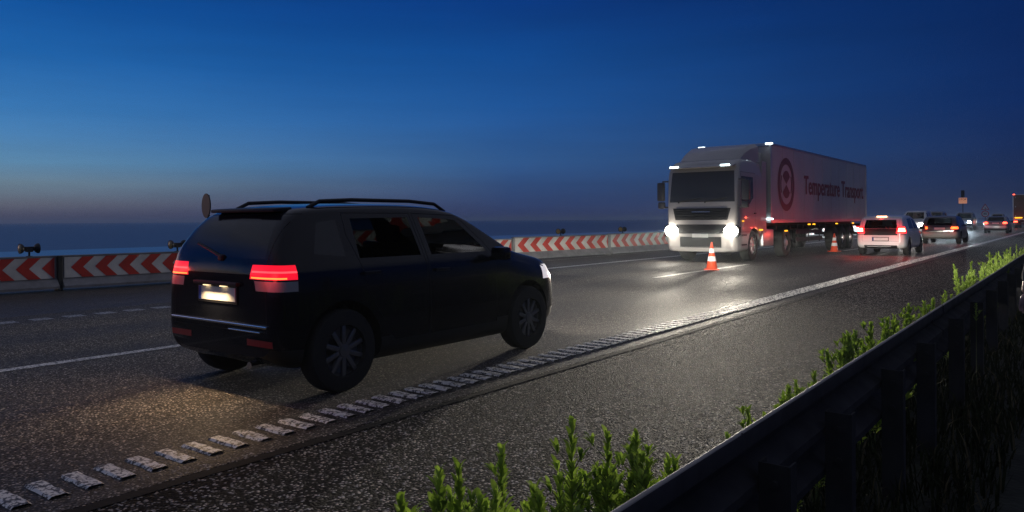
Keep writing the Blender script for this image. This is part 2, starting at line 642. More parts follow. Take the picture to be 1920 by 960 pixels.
# bitumen seams
strip('bitumen_seam', 3.80, 3.86, -20, 300, .0042, M_SEAM, n=400, jag=.035)
strip('bitumen_seam', 8.32, 8.37, 18, 200, .0042, M_SEAM, n=140, jag=.03)
bm = bmesh.new()
for i in range(12):
    a0 = 4.5 + i * .3
    sheet(bm, [P(a0, 22.0 + .03 * math.sin(i * 2.1), .0042), P(a0 + .3, 22.0 + .03 * math.sin((i + 1) * 2.1), .0042),
               P(a0 + .3, 22.05 + .03 * math.sin((i + 1) * 2.1), .0042), P(a0, 22.05 + .03 * math.sin(i * 2.1), .0042)])
tag(mobj('bitumen_seam', bm, M_SEAM), kind='structure')

# ------------------------------------------------------------------ guardrail on the right
rail = empty('guardrail', P(.80, 5), 0, 'long galvanised steel guardrail seen from behind along the road shoulder', 'guardrail')
wprof = [(.008, .740), (.007, .749), (.002, .751), (-.002, .746), (-.002, .70), (.06, .665), (.07, .62), (.0, .575), (.0, .545), (.07, .50), (.06, .455), (-.002, .42), (.0, .39), (.03, .375)]


def beam_bm(L):
    bm = bmesh.new()
    cols = []
    for (o_, z) in wprof:
        cols.append((o_, z))
    th = .004
    n = 6
    F, Bk = [], []
    for i in range(n + 1):
        y = L * i / n
        F.append([bm.verts.new((-o_ - th, y, z)) for o_, z in cols])
        Bk.append([bm.verts.new((-o_ + th, y, z)) for o_, z in cols])
    for i in range(n):
        for k in range(len(cols) - 1):
            bm.faces.new((F[i][k], F[i][k + 1], F[i + 1][k + 1], F[i + 1][k]))
            bm.faces.new((Bk[i][k], Bk[i + 1][k], Bk[i + 1][k + 1], Bk[i][k + 1]))
        for k in (0, len(cols) - 1):
            bm.faces.new((F[i][k], F[i + 1][k], Bk[i + 1][k], Bk[i][k]))
    for i in (0, n):
        for k in range(len(cols) - 1):
            bm.faces.new((F[i][k], F[i][k + 1], Bk[i][k + 1], Bk[i][k]))
    bmesh.ops.recalc_face_normals(bm, faces=bm.faces)
    return bm


b0 = mobj('beam', beam_bm(4.0), M_RAIL, rail, 40)
bm = bmesh.new()
tube(bm, (-.003, 0, .751), (-.003, 3.98, .751), .0065, n=10)
lip0 = mobj('top_lip', bm, mat('rail_lip_lit', (.42, .38, .32), .6, vary=.2, vscale=3), rail, 60)  # pale warm tone paints the lamplit top edge of the rail
for i in range(32):
    o = b0 if i == 0 else b0.copy()
    if i:
        link(o, rail)
    t = 2.13 + (i - 2) * 3.98
    o.location = (0, t - 5, .004 * (i % 2))
    o.rotation_euler = (0, .0, .0015 * (-1) ** i)
    q = lip0 if i == 0 else lip0.copy()
    if i:
        link(q, rail)
    q.location, q.rotation_euler = o.location, o.rotation_euler
bm = bmesh.new()
# C shaped post behind the beam
box(bm, (.055, 0, .32), (.09, .006, .64))
box(bm, (.010, .03, .32), (.006, .06, .64))
box(bm, (.100, .03, .32), (.006, .06, .64))
for zz in (.46, .58):
    tube(bm, (.058, -.004, zz), (.058, -.016, zz), .013, n=6)
p0 = mobj('post', bm, M_STEEL, rail)
pt = [-2.2, -1.2, -.2, .8, 1.5, 2.28, 3.02, 4.03, 5.0]
while pt[-1] < 90:
    pt.append(pt[-1] + 1.33)
for i, t in enumerate(pt):
    o = p0 if i == 0 else p0.copy()
    if i:
        link(o, rail)
    o.location = (.0, t - 5, 0)

# ------------------------------------------------------------------ chevron barrier across the road
bar_path = [(-14, 17.6), (-3, 17.1), (6.62, 16.62), (13.0, 15.9), (20.0, 15.2), (25.5, 14.7), (34.5, 14.35), (46, 14.3), (58, 14.3), (72, 14.3), (86, 14.3), (104, 14.3), (124, 14.3)]
bar_h = [.71, .71, .71, .75, .80, .82, .82, .82, .82, .82, .82, .82]
bar_p = [.455, .455, .455, .55, .64, .66, .66, .66, .66, .66, .66, .66]
bar_lab = ['dim red and white chevron barrier at the left picture edge, left of the dark post',
           'dim chevron barrier panel with red arrows between the dark post and the black car',
           ]
segs = []
for i in range(len(bar_path) - 1):
    (t0, d0), (t1, d1) = bar_path[i], bar_path[i + 1]
    a, b = P(d0, t0), P(d1, t1)
    L = (b - a).length
    H, per = bar_h[i], bar_p[i]
    rz = math.atan2((b - a).y, (b - a).x)
    lab = {1: 'dim red and white chevron barrier at the left edge before the dark joint post',
           2: 'dim chevron barrier stretch between the dark joint post and the black car',
           3: 'chevron barrier stretch hidden behind the middle of the black car',
           4: 'bright orange chevron barrier stretch beside the black car bonnet, under the pair of warning lamps',
           5: 'bright chevron barrier stretch from the grey joint post to behind the lorry headlight'}.get(i, 'distant chevron barrier stretch lying behind the lorry and the queue')
    if i == 0:
        lab = 'chevron barrier stretch outside the picture on the left'
    e = empty('barrier_segment', a, rz, lab, 'barrier', 'red and white chevron barrier segments')
    g = .05
    # local +x along the barrier, local -y faces the road
    bm = bmesh.new()
    prof = [(-.22, .05), (-.22, .10), (-.10, .22), (-.05, H * .35), (-.045, H - .03), (.045, H - .03), (.05, H * .35), (.10, .22), (.22, .10), (.22, .05)]
    n = 8
    rings = []
    for k in range(n + 1):
        x = g + (L - 2 * g) * k / n
        rings.append([bm.verts.new((x, y, z)) for y, z in prof])
    for r0, r1 in zip(rings[:-1], rings[1:]):
        for k in range(len(prof)):
            k2 = (k + 1) % len(prof)
            bm.faces.new((r0[k], r0[k2], r1[k2], r1[k]))
    bm.faces.new(rings[0])
    bm.faces.new(rings[-1][::-1])
    bmesh.ops.recalc_face_normals(bm, faces=bm.faces)
    mobj('barrier_base', bm, M_STEELDARK, e)
    bm = bmesh.new()
    box(bm, (L / 2, 0, H - .012), (L - 2 * g, .15, .03), bevel=.006)
    mobj('top_rail', bm, M_STEELDARK, e)
    # chevron board: polygons of red and white, point to the left
    bm = bmesh.new()
    z0, z1 = H * .36, H - .035
    zm = (z0 + z1) / 2
    x0, x1 = g + .04, L - g - .04
    y = -.075
    run = (z1 - z0) * .50 if per < .5 else (z1 - z0) * .62
    # white board behind
    box(bm, ((x0 + x1) / 2, y + .012, zm), (x1 - x0, .012, z1 - z0), mi=1)
    x = x0 + .12
    rw = per * .50
    while x + rw < x1 + run:
        for (za, zb, s0, s1) in ((z0, zm, run, 0), (zm, z1, 0, run)):
            q = [(x + s0, za), (x + rw + s0, za), (x + rw + s1, zb), (x + s1, zb)]
            q = [(min(max(u, x0 + .003), x1 - .003), v) for u, v in q]
            if q[1][0] - q[0][0] > .004 or q[2][0] - q[3][0] > .004:
                try:
                    sheet(bm, [(u, y + .0015, v) for u, v in q], 0)
                except ValueError:
                    pass
        x += per
    # bolts
    for k in range(int(L / 1.1)):
        for zz in (z0 + .05, z1 - .05):
            box(bm, (x0 + .3 + k * 1.1, y + .001, zz), (.016, .006, .016), mi=2)
    bm.normal_update()
    mobj('chevron_board', bm, [M_CHEV_R, M_CHEV_W, M_BLACKPLASTIC], e)
    bm = bmesh.new()
    box(bm, (L, 0, H * .5), (.09, .24, H), bevel=.01)
    mobj('joint_post', bm, M_STEELDARK if i > 2 else M_BLACKPLASTIC, e)


def bar_at(t):
    for (t0, d0), (t1, d1) in zip(bar_path[:-1], bar_path[1:]):
        if t0 <= t <= t1:
            return d0 + (d1 - d0) * (t - t0) / (t1 - t0)


def warning_lamp(t, z, lab):
    e = empty('warning_lamp', P(bar_at(t), t, z), R(90), lab, 'warning lamp', 'double warning lamps on the chevron barrier')
    bm = bmesh.new()
    tube(bm, (0, 0, 0), (0, 0, .12), .018)
    box(bm, (0, 0, .005), (.10, .07, .012))
    mobj('stem', bm, M_STEEL, e)
    bm = bmesh.new()
    box(bm, (0, 0, .155), (.20, .075, .085), bevel=.015)
    box(bm, (0, 0, .115), (.12, .09, .05), bevel=.01)
    mobj('lamp_housing', bm, M_BLACKPLASTIC, e)
    for s in (-1, 1):
        bm = bmesh.new()
        lathe(bm, [(.0, .0), (.0, .06), (.02, .085), (.05, .10), (.07, .10), (.07, .085)], (s * .10, 0, .16), (s, 0, 0))
        hd = mobj('lamp_head', bm, M_BLACKPLASTIC, e, 40)
        bm = bmesh.new()
        lathe(bm, [(.064, .086), (.078, .06), (.084, .0)], (s * .10, 0, .16), (s, 0, 0))
        mobj('lens', bm, M_LENS, hd, 60)


warning_lamp(6.1, .71, 'dark double warning lamp on the barrier at far left, against the blue field')
warning_lamp(9.0, .71, 'dark double warning lamp on the barrier just above the left red tail lamp')
warning_lamp(22.6, .80, 'double warning lamp with a bright stem on the lit barrier beside the black car')
warning_lamp(26.6, .82, 'faint double warning lamp near the grey joint post left of the lorry')

# ------------------------------------------------------------------ car builder


def chaikin(pts, it=2):
    for _ in range(it):
        q = [pts[0]]
        for a, b in zip(pts[:-1], pts[1:]):
            q.append(tuple(a[i] * .75 + b[i] * .25 for i in range(len(a))))
            q.append(tuple(a[i] * .25 + b[i] * .75 for i in range(len(a))))
        q.append(pts[-1])
        pts = q
    return pts


def curve_fn(pts):
    pts = chaikin(pts, 2)

    def f(x):
        if x <= pts[0][0]:
            return pts[0][1]
        for a, b in zip(pts[:-1], pts[1:]):
            if a[0] <= x <= b[0]:
                return a[1] + (b[1] - a[1]) * ((x - a[0]) / max(b[0] - a[0], 1e-9))
        return pts[-1][1]
    return f


def loft(spec):
    top, bot, wid = curve_fn(spec['top']), curve_fn(spec['bot']), curve_fn(spec['wid'])
    belt, tumble = spec['belt'], spec.get('tumble', .28)
    rr = spec.get('roof_r', .07)
    x0, x1 = spec['top'][0][0], spec['top'][-1][0]
    xs = [x0 + (x1 - x0) * k / 46 for k in range(47)]
    for e in (.012, .03, .055):
        xs += [x0 + e, x1 - e]
    xs = sorted(set(round(x, 4) for x in xs))
    bm = bmesh.new()
    rings = []
    for x in xs:
        zt, zb, wd = top(x), bot(x), wid(x)
        zs = min(belt, zt - rr - .06)
        zm = zb + (zs - zb) * .45
        yt = wd - .035 - tumble * max(0, zt - rr - zs)
        half = [(0, zb), (wd - .14, zb), (wd - .035, zb + .06), (wd - .005, zb + .16), (wd, zm), (wd - .01, zs - .08), (wd - .03, zs),
                (yt + .01, zt - rr - .02), (yt - rr * .5, zt - .006), (yt - .22, zt + .012), (0, zt + .022)]
        half = chaikin(half, 2)
        rings.append([(x, y, z) for y, z in half])
    n = len(rings[0])
    V = []
    for rg in rings:
        rgt_ = [bm.verts.new(p) for p in rg]
        lft = [rgt_[0]] + [bm.verts.new((p[0], -p[1], p[2])) for p in rg[1:-1]] + [rgt_[-1]]
        V.append((rgt_, lft))
    for (a, al), (b, bl) in zip(V[:-1], V[1:]):
        for k in range(n - 1):
            bm.faces.new((a[k], b[k], b[k + 1], a[k + 1]))
            bm.faces.new((al[k], al[k + 1], bl[k + 1], bl[k]))
    for (r_, l_), fl in ((V[0], False), (V[-1], True)):
        for k in range(n - 1):
            vs = [r_[k], r_[k + 1], l_[k + 1], l_[k]]
            u = []
            for v in vs:
                if v not in u:
                    u.append(v)
            if len(u) >= 3:
                bm.faces.new(u if not fl else u[::-1])
    bmesh.ops.recalc_face_normals(bm, faces=bm.faces)
    return bm


def boolean_cut(bm, cutters):
    me = bpy.data.meshes.new('tmp_body')
    bm.to_mesh(me)
    bm.free()
    o = bpy.data.objects.new('tmp_body', me)
    COL.objects.link(o)
    cb = bmesh.new()
    for c, r, y0, y1 in cutters:
        tube(cb, (c[0], y0, c[1]), (c[0], y1, c[1]), r, n=32)
    bmesh.ops.recalc_face_normals(cb, faces=cb.faces)
    cm = bpy.data.meshes.new('tmp_cut')
    cb.to_mesh(cm)
    cb.free()
    co = bpy.data.objects.new('tmp_cut', cm)
    COL.objects.link(co)
    md = o.modifiers.new('b', 'BOOLEAN')
    md.operation = 'DIFFERENCE'
    md.solver = 'EXACT'
    md.object = co
    dg = bpy.context.evaluated_depsgraph_get()
    dg.update()
    me2 = bpy.data.meshes.new_from_object(o.evaluated_get(dg))
    bpy.data.objects.remove(o)
    bpy.data.objects.remove(co)
    out = bmesh.new()
    out.from_mesh(me2)
    return out


PROJ = {'side': (0, 2), 'rear': (1, 2), 'front': (1, 2), 'top': (0, 1)}


def inset_poly(poly, d):
    c = (sum(p[0] for p in poly) / len(poly), sum(p[1] for p in poly) / len(poly))
    n = len(poly)
    ar = sum(poly[i][0] * poly[(i + 1) % n][1] - poly[(i + 1) % n][0] * poly[i][1] for i in range(n))
    sg = 1 if ar > 0 else -1
    lines = []
    for i in range(n):
        a, b = poly[i], poly[(i + 1) % n]
        ex, ey = b[0] - a[0], b[1] - a[1]
        l = math.hypot(ex, ey)
        nx, ny = -ey / l * sg, ex / l * sg
        lines.append(((a[0] + nx * d, a[1] + ny * d), (ex, ey)))
    out = []
    for i in range(n):
        (p, r), (q, s) = lines[i - 1], lines[i]
        cr = r[0] * s[1] - r[1] * s[0]
        if abs(cr) < 1e-9:
            out.append(q)
            continue
        t_ = ((q[0] - p[0]) * s[1] - (q[1] - p[1]) * s[0]) / cr
        out.append((p[0] + r[0] * t_, p[1] + r[1] * t_))
    return out


def cut_region(bm, lay, pid, proj, poly, cond, keep=None):
    ia, ib = PROJ[proj]
    amin, amax = min(p[0] for p in poly) - .02, max(p[0] for p in poly) + .02
    bmin, bmax = min(p[1] for p in poly) - .02, max(p[1] for p in poly) + .02
    n = len(poly)
    ar = sum(poly[i][0] * poly[(i + 1) % n][1] - poly[(i + 1) % n][0] * poly[i][1] for i in range(n))
    if ar < 0:
        poly = poly[::-1]
    for i in range(n):
        a, b = poly[i], poly[(i + 1) % n]
        pa, nrm = [0, 0, 0], [0, 0, 0]
        pa[ia], pa[ib] = a
        nrm[ia], nrm[ib] = b[1] - a[1], -(b[0] - a[0])
        fs = []
        for f in bm.faces:
            va = [v.co[ia] for v in f.verts]
            vb = [v.co[ib] for v in f.verts]
            if max(va) < amin or min(va) > amax or max(vb) < bmin or min(vb) > bmax:
                continue
            c = f.calc_center_median()
            if cond(c, f.normal):
                fs.append(f)
        geom = list({v for f in fs for v in f.verts}) + list({e for f in fs for e in f.edges}) + fs
        if fs:
            bmesh.ops.bisect_plane(bm, geom=geom, dist=1e-5, plane_co=pa, plane_no=nrm)
    bm.normal_update()
    for f in bm.faces:
        c = f.calc_center_median()
        if not cond(c, f.normal):
            continue
        if keep is not None and f[lay] not in keep:
            continue
        p = (c[ia], c[ib])
        if all((poly[(i + 1) % n][0] - poly[i][0]) * (p[1] - poly[i][1]) - (poly[(i + 1) % n][1] - poly[i][1]) * (p[0] - poly[i][0]) >= -1e-6 for i in range(n)):
            f[lay] = pid


def car(name, label, cat, spec, loc, rz, group=None):
    root = empty(name, loc, rz, label, cat, group)
    bm = loft(spec)
    wr, ww = spec['wheel_r'], spec.get('wheel_w', .2)
    trk = spec['track']
    cut = []
    for x in spec['axles']:
        for s in (-1, 1):
            ya, yb = s * (trk - ww / 2 - .10), s * (trk + .5)
            cut.append(((x, wr + .015), wr + .055, min(ya, yb), max(ya, yb)))
    bm = boolean_cut(bm, cut)
    lay = bm.faces.layers.int.new('part')
    bm.normal_update()
    parts = [('body', spec['paint'], None)]
    dark = [('body', M_SEAMMAT, None)]
    SEAM_ID = 900
    for rg in spec['regions']:
        nm, m, proj, poly = rg[:4]
        op = rg[4] if len(rg) > 4 else {}
        xmin, xmax = op.get('x', (-99, 99))
        variants = []
        if proj == 'side':
            for s in op.get('sides', (1, -1)):
                variants.append((poly, (lambda s: (lambda c, nr: nr.y * s > op.get('n', .35) and xmin < c.x < xmax))(s)))
        elif proj == 'top':
            variants.append((poly, lambda c, nr: nr.z > .3))
        else:
            sg = -1 if proj == 'rear' else 1
            cond = lambda c, nr: nr.x * sg > op.get('n', .12) and xmin < c.x < xmax
            if op.get('wrap'):
                cond = lambda c, nr: (nr.x * sg > .02 or abs(nr.y) > .3) and xmin < c.x < xmax
            variants.append((poly, cond))
            if op.get('mirror'):
                variants.append(([(-a, b) for a, b in poly], cond))
        for pl, cd in variants:
            gap = op.get('gap', 0)
            if gap:
                cut_region(bm, lay, SEAM_ID, proj, pl, cd)
                cut_region(bm, lay, len(parts), proj, inset_poly(pl, gap), cd, keep={SEAM_ID})
            else:
                cut_region(bm, lay, len(parts), proj, pl, cd)
            parts.append((nm, m, op))
    made = {}
    for pid, (nm, m, op) in enumerate(parts):
        b2 = bm.copy()
        l2 = b2.faces.layers.int['part']
        ok = {pid} | ({SEAM_ID} if pid == 0 else set())
        bmesh.ops.delete(b2, geom=[f for f in b2.faces if f[l2] not in ok], context='FACES')
        if not b2.faces:
            b2.free()
            continue
        if pid == 0:
            for f in b2.faces:
                f.material_index = 1 if f[l2] == SEAM_ID else 0
            made[0] = mobj(nm, b2, [m, M_SEAMMAT], root, 40)
        else:
            par = root
            made[pid] = mobj(nm, b2, m, par, 40)
    bm.free()
    # wheels
    for x in spec['axles']:
        for s in (-1, 1):
            c = (x, s * trk, wr)
            we = bpy.data.objects.new('wheel', None)
            we.empty_display_size = .1
            we.location = c
            link(we, root)
            b2 = bmesh.new()
            h = ww / 2
            lathe(b2, [(-h, wr * .62), (-h * 1.02, wr * .8), (-h * .9, wr * .95), (-h * .6, wr), (h * .6, wr), (h * .9, wr * .95), (h * 1.02, wr * .8), (h, wr * .62), (h * .7, wr * .6), (-h * .7, wr * .6), (-h, wr * .62)],
                  (0, 0, 0), (0, s, 0), 36)
            bmesh.ops.recalc_face_normals(b2, faces=b2.faces)
            mobj('tyre', b2, M_RUBBER, we, 40)
            b2 = bmesh.new()
            lathe(b2, [(h * .95, wr * .64), (h * .6, wr * .60), (h * .15, wr * .56), (.0, wr * .3), (0, 0)], (0, 0, 0), (0, s, 0), 36)
            for k in range(spec.get('spokes', 5)):
                a = k * 2 * math.pi / spec.get('spokes', 5)
                rot = Matrix.Rotation(a, 3, 'Y')
                box(b2, rot @ Vector((0, s * h * .62, wr * .32)), ((.07 if spec.get('spokes', 5) < 7 else .034) * wr / .3, .03, wr * .62), rot, bevel=.006)
            lathe(b2, [(h * .2, wr * .16), (h * .85, wr * .15), (h * .9, 0)], (0, 0, 0), (0, s, 0), 20)
            mobj('rim', b2, spec.get('rim', M_RIM), we, 40)
    # door mirrors
    if spec.get('mirror'):
        mx, my, mz = spec['mirror']
        for s in (-1, 1):
            b2 = bmesh.new()
            box(b2, (mx, s * (my + .11), mz + .03), (.11, .19, .13), bevel=.035)
            box(b2, (mx + .02, s * (my + .0), mz - .02), (.06, .12, .04), bevel=.012)
            mobj('door_mirror', b2, spec.get('mirror_m', spec['paint']), root, 40)
    for s in (-1, 1):
        for hx, hz in spec.get('handles', ()):
            b2 = bmesh.new()
            box(b2, (hx, s * (spec['hw'] + .012), hz), (.18, .022, .028), bevel=.008)
            mobj('door_handle', b2, spec.get('handle_m', M_BLACKTRIM), root, 40)
    if spec.get('plate'):
        px, pz, sg = spec['plate']
        b2 = bmesh.new()
        box(b2, (px, 0, pz), (.008, .52, .112), bevel=.003)
        box(b2, (px + sg * .003, .24, pz), (.0065, .035, .106), mi=1)
        mobj('number_plate', b2, [M_PLATE, M_PLATEBLUE], root)
        b2 = bmesh.new()
        box(b2, (px - sg * .003, 0, pz), (.006, .56, .150), bevel=.002)
        mobj('plate_frame', b2, M_BLACKTRIM, root)
    return root


def seats(root, xs, z0, hw, m=M_SEAT):
    for x in xs:
        for s in (-1, 1):
            b2 = bmesh.new()
            box(b2, (x, s * hw, z0 + .30), (.14, .44, .58), Matrix.Rotation(R(-12), 3, 'Y'), bevel=.05)
            box(b2, (x - .09, s * hw, z0 + .70), (.09, .26, .17), bevel=.035)
            mobj('seat', b2, m, root, 40)


# ---- the small black off-roader passing close by
SUV = dict(
    top=[(-1.86, .96), (-1.85, 1.03), (-1.76, 1.24), (-1.62, 1.42), (-1.50, 1.485), (-1.05, 1.515), (-.3, 1.525), (.15, 1.50), (.42, 1.44), (.80, 1.21), (1.02, 1.08), (1.28, 1.02), (1.75, .94), (1.94, .83), (2.0, .68)],
    bot=[(-1.86, .33), (-1.70, .22), (-1.2, .18), (1.2, .18), (1.8, .21), (2.0, .30)],
    wid=[(-1.86, .72), (-1.83, .79), (-1.72, .835), (-1.3, .86), (.9, .86), (1.4, .845), (1.78, .79), (1.93, .70), (2.0, .60)],
    belt=1.02, tumble=.52, hw=.86, paint=M_BLACKPAINT, wheel_r=.335, wheel_w=.205, track=.755, axles=(-1.26, 1.27),
    rim=M_BLACKTRIM if False else mat('dark_rim', (.22, .22, .23), .35, metal=.8), spokes=10, mirror=(.62, .86, 1.02), handles=((-.12, .93), (-.98, .95)), plate=(-1.868, .80, -1),
    regions=[
        ('bumper', M_BLACKTRIM, 'side', [(-1.87, .16), (2.01, .16), (2.01, .40), (-1.87, .40)], dict(n=.1)),
        ('door', M_BLACKPAINT, 'side', [(-.27, .36), (.70, .36), (.70, 1.00), (.62, 1.14), (.34, 1.43), (-.27, 1.45)], dict(gap=.006)),
        ('door', M_BLACKPAINT, 'side', [(-.92, .36), (-.30, .36), (-.30, 1.45), (-1.10, 1.45), (-1.16, 1.0), (-1.02, .80)], dict(gap=.006)),
        ('side_window', M_GLASS, 'side', [(-.20, 1.07), (.60, 1.07), (.56, 1.12), (.30, 1.385), (-.20, 1.41)], {}),
        ('side_window', M_TINT, 'side', [(-1.06, 1.07), (-.34, 1.07), (-.34, 1.41), (-1.02, 1.40)], {}),
        ('quarter_window', M_DARKGLASS, 'side', [(-1.50, 1.12), (-1.20, 1.09), (-1.18, 1.39), (-1.38, 1.37)], {}),
        ('windscreen', M_GLASS, 'front', [(-.70, 1.09), (.70, 1.09), (.60, 1.42), (-.60, 1.42)], dict(x=(.3, 1.2))),
        ('tailgate', M_BLACKPAINT, 'rear', [(-.66, .52), (.66, .52), (.62, 1.44), (-.62, 1.44)], dict(gap=.006, x=(-2, -1.38))),
        ('rear_window', M_DARKGLASS, 'rear', [(-.60, 1.09), (.60, 1.09), (.50, 1.38), (-.50, 1.38)], dict(x=(-2, -1.38))),
        ('tail_lamp', E_TAIL, 'rear', [(.44, .935), (.90, .935), (.90, 1.045), (.46, 1.045)], dict(mirror=True, wrap=True, x=(-2, -1.68))),
        ('lamp_strip', E_TAILSTRIP, 'rear', [(.46, .985), (.88, .985), (.88, 1.0), (.46, 1.0)], dict(mirror=True, wrap=True, x=(-2, -1.70))),
        ('lamp_strip', E_TAILOR, 'rear', [(.46, .94), (.80, .94), (.80, .952), (.46, .952)], dict(mirror=True, wrap=True, x=(-2, -1.76))),
        ('reversing_lamp', mat('clear_lens', (.35, .33, .32), .2, spec=.8), 'rear', [(.52, .845), (.90, .845), (.90, .922), (.50, .922)], dict(mirror=True, wrap=True, x=(-2, -1.68))),
        ('bumper_reflector', M_REFL, 'rear', [(.40, .42), (.72, .42), (.72, .47), (.40, .47)], dict(mirror=True, x=(-2, -1.6))),
        ('headlamp', mat('headlamp_glass', (.6, .58, .58), .12, emit=(1, .92, .95), strength=.55, spec=.8), 'front', [(.42, .70), (.90, .74), (.90, .90), (.46, .86)], dict(mirror=True, wrap=True, x=(1.62, 3))),
        ('grille', M_BLACKTRIM, 'front', [(-.40, .62), (.40, .62), (.40, .86), (-.40, .86)], dict(x=(1.7, 3))),
    ])
suv = car('black_car', 'small black off-roader with glowing red tail lamps and roof rails passing in the near lane', 'car', SUV, P(5.58, 5.27), R(90))
seats(suv, (-.25, -1.05), .55, .36)
bm = bmesh.new()
box(bm, (-1.56, 0, 1.475), (.18, .90, .03), Matrix.Rotation(R(-4), 3, 'Y'), bevel=.012)
mobj('spoiler', bm, M_BLACKTRIM, suv, 40)
bm = bmesh.new()
tube(bm, (-1.845, -.02, 1.10), (-1.80, .38, 1.20), .011, n=8)
box(bm, (-1.83, -.02, 1.09), (.05, .06, .05), bevel=.012)
mobj('rear_wiper', bm, M_BLACKTRIM, suv)
for s in (-1, 1):
    bm = bmesh.new()
    path_tube(bm, [(-1.36, s * .50, 1.49), (-1.24, s * .505, 1.545), (-.9, s * .51, 1.562), (-.2, s * .51, 1.562), (.15, s * .505, 1.54), (.30, s * .50, 1.47)], .017)
    mobj('roof_rail', bm, M_BLACKTRIM, suv, 60)
bm = bmesh.new()
box(bm, (-1.875, 0, .885), (.04, .62, .035), bevel=.01)
trimo = mobj('tailgate_trim', bm, M_BLACKTRIM, suv)
bm = bmesh.new()
for s in (-1, 1):
    box(bm, (-1.883, s * .12, .866), (.03, .07, .006))
mobj('plate_lamp', bm, E_PLATE, trimo)
L = bpy.data.lights.new('plate_lamp_light', 'AREA')
L.energy = 9
L.size, L.size_y, L.shape = .05, .34, 'RECTANGLE'
L.color = (1, .70, .38)
L.spread = R(150)
lo = bpy.data.objects.new('plate_lamp_light', L)
lo.location = (-1.915, 0, .862)
lo.rotation_euler = (0, R(37), 0)
link(lo, suv)
bm = bmesh.new()
box(bm, (-1.858, 0, .575), (.05, 1.36, .02), bevel=.006)
box(bm, (-1.863, -.38, .53), (.03, .42, .012), bevel=.004)
mobj('bumper_trim', bm, M_CHROME, suv)
bm = bmesh.new()
path_tube(bm, [(-1.5, -.45, .27), (-1.88, -.46, .27)], .03)
mobj('exhaust_pipe', bm, M_CHROME, suv)
for s in (-1, 1):
    spot('headlamp_light', suv, (2.06, s * .62, .80), (1, 0, -.01), 9000, (1, .93, .82), 150, .5, cut=-.002, leak=.025)
    glow_lamp('tail_lamp_light', suv, (-1.96, s * .70, .99), 1.2, (1, .05, .03))

# ---- white hatchback braking ahead
HATCH = dict(
    top=[(-1.95, .92), (-1.93, .98), (-1.86, 1.16), (-1.72, 1.36), (-1.55, 1.42), (-.9, 1.46), (-.1, 1.46), (.3, 1.40), (.85, 1.08), (1.1, .97), (1.6, .86), (1.85, .74), (1.95, .60)],
    bot=[(-1.95, .34), (-1.8, .22), (1.7, .2), (1.95, .3)],
    wid=[(-1.95, .68), (-1.90, .78), (-1.75, .84), (-1.2, .865), (1.0, .86), (1.6, .80), (1.85, .68), (1.95, .5)],
    belt=.93, tumble=.30, hw=.865, paint=M_WHITEPAINT, wheel_r=.31, wheel_w=.2, track=.75, axles=(-1.25, 1.25), mirror=(.68, .86, .96), mirror_m=M_BLACKTRIM,
    plate=(-1.957, .60, -1), handles=((.0, .84), (-.9, .86)), handle_m=M_WHITEPAINT,
    regions=[
        ('door', M_WHITEPAINT, 'side', [(-.25, .34), (.75, .34), (.75, .90), (.40, 1.34), (-.25, 1.40)], dict(gap=.006)),
        ('door', M_WHITEPAINT, 'side', [(-.95, .34), (-.28, .34), (-.28, 1.40), (-1.15, 1.36), (-1.2, .85)], dict(gap=.006)),
        ('side_window', M_DARKGLASS, 'side', [(-.20, .97), (.68, .97), (.36, 1.30), (-.20, 1.36)], {}),
        ('side_window', M_DARKGLASS, 'side', [(-1.15, .97), (-.30, .97), (-.30, 1.36), (-1.05, 1.34)], {}),
        ('windscreen', M_GLASS, 'front', [(-.68, 1.0), (.68, 1.0), (.56, 1.36), (-.56, 1.36)], dict(x=(.2, 1.2))),
        ('tailgate', M_WHITEPAINT, 'rear', [(-.62, .52), (.62, .52), (.62, 1.38), (-.62, 1.38)], dict(gap=.006, x=(-2, -1.4))),
        ('tailgate_panel', M_BLACKTRIM, 'rear', [(-.56, .74), (.56, .74), (.56, .985), (-.56, .985)], dict(x=(-2, -1.4))),
        ('rear_window', M_GLASS, 'rear', [(-.56, .99), (.56, .99), (.50, 1.30), (-.50, 1.30)], dict(x=(-2, -1.4))),
        ('brake_lamp', E_BRAKERIM, 'rear', [(.52, .81), (.90, .81), (.90, 1.06), (.56, 1.06)], dict(mirror=True, wrap=True, x=(-2, -1.70))),
        ('brake_lamp_core', E_BRAKECORE, 'rear', [(.58, .87), (.80, .87), (.80, 1.00), (.60, 1.00)], dict(mirror=True, wrap=True, x=(-2, -1.78))),
        ('reflector', mat('clear_lens'), 'rear', [(.56, .75), (.86, .75), (.86, .79), (.56, .79)], dict(mirror=True, wrap=True, x=(-2, -1.76))),
        ('bumper', M_BLACKTRIM, 'rear', [(-.55, .20), (.55, .20), (.55, .38), (-.55, .38)], dict(x=(-2, -1.5))),
    ])
hat = car('white_hatchback', 'white hatchback with brake lamps lit, behind the two traffic cones', 'car', HATCH, P(5.92, 32.0), R(90))
bm = bmesh.new()
box(bm, (-1.66, 0, 1.425), (.05, .34, .035), bevel=.008)
mobj('high_brake_lamp', bm, E_BRAKECORE, hat)
bm = bmesh.new()
box(bm, (-1.93, .05, .335), (.02, .8, .03), bevel=.006)
mobj('bumper_strip', bm, M_WHITEPAINT, hat)
seats(hat, (-.2, -1.0), .45, .36)
for s in (-1, 1):
    glow_lamp('tailgate_red_fill', hat, (-2.30, s * .62, 1.0), 10, (1, .04, .03), .03)  # added point lamps hung behind the car, to redden its own tailgate
    spot('brake_lamp_light', hat, (-2.0, s * .72, .94), (-1, 0, -.02), 26, (1, .05, .03), 150, .6, .05, False)
    spot('headlamp_light', hat, (2.02, s * .6, .62), (1, 0, -.01), 1500, (1, .93, .82), 150, .5)
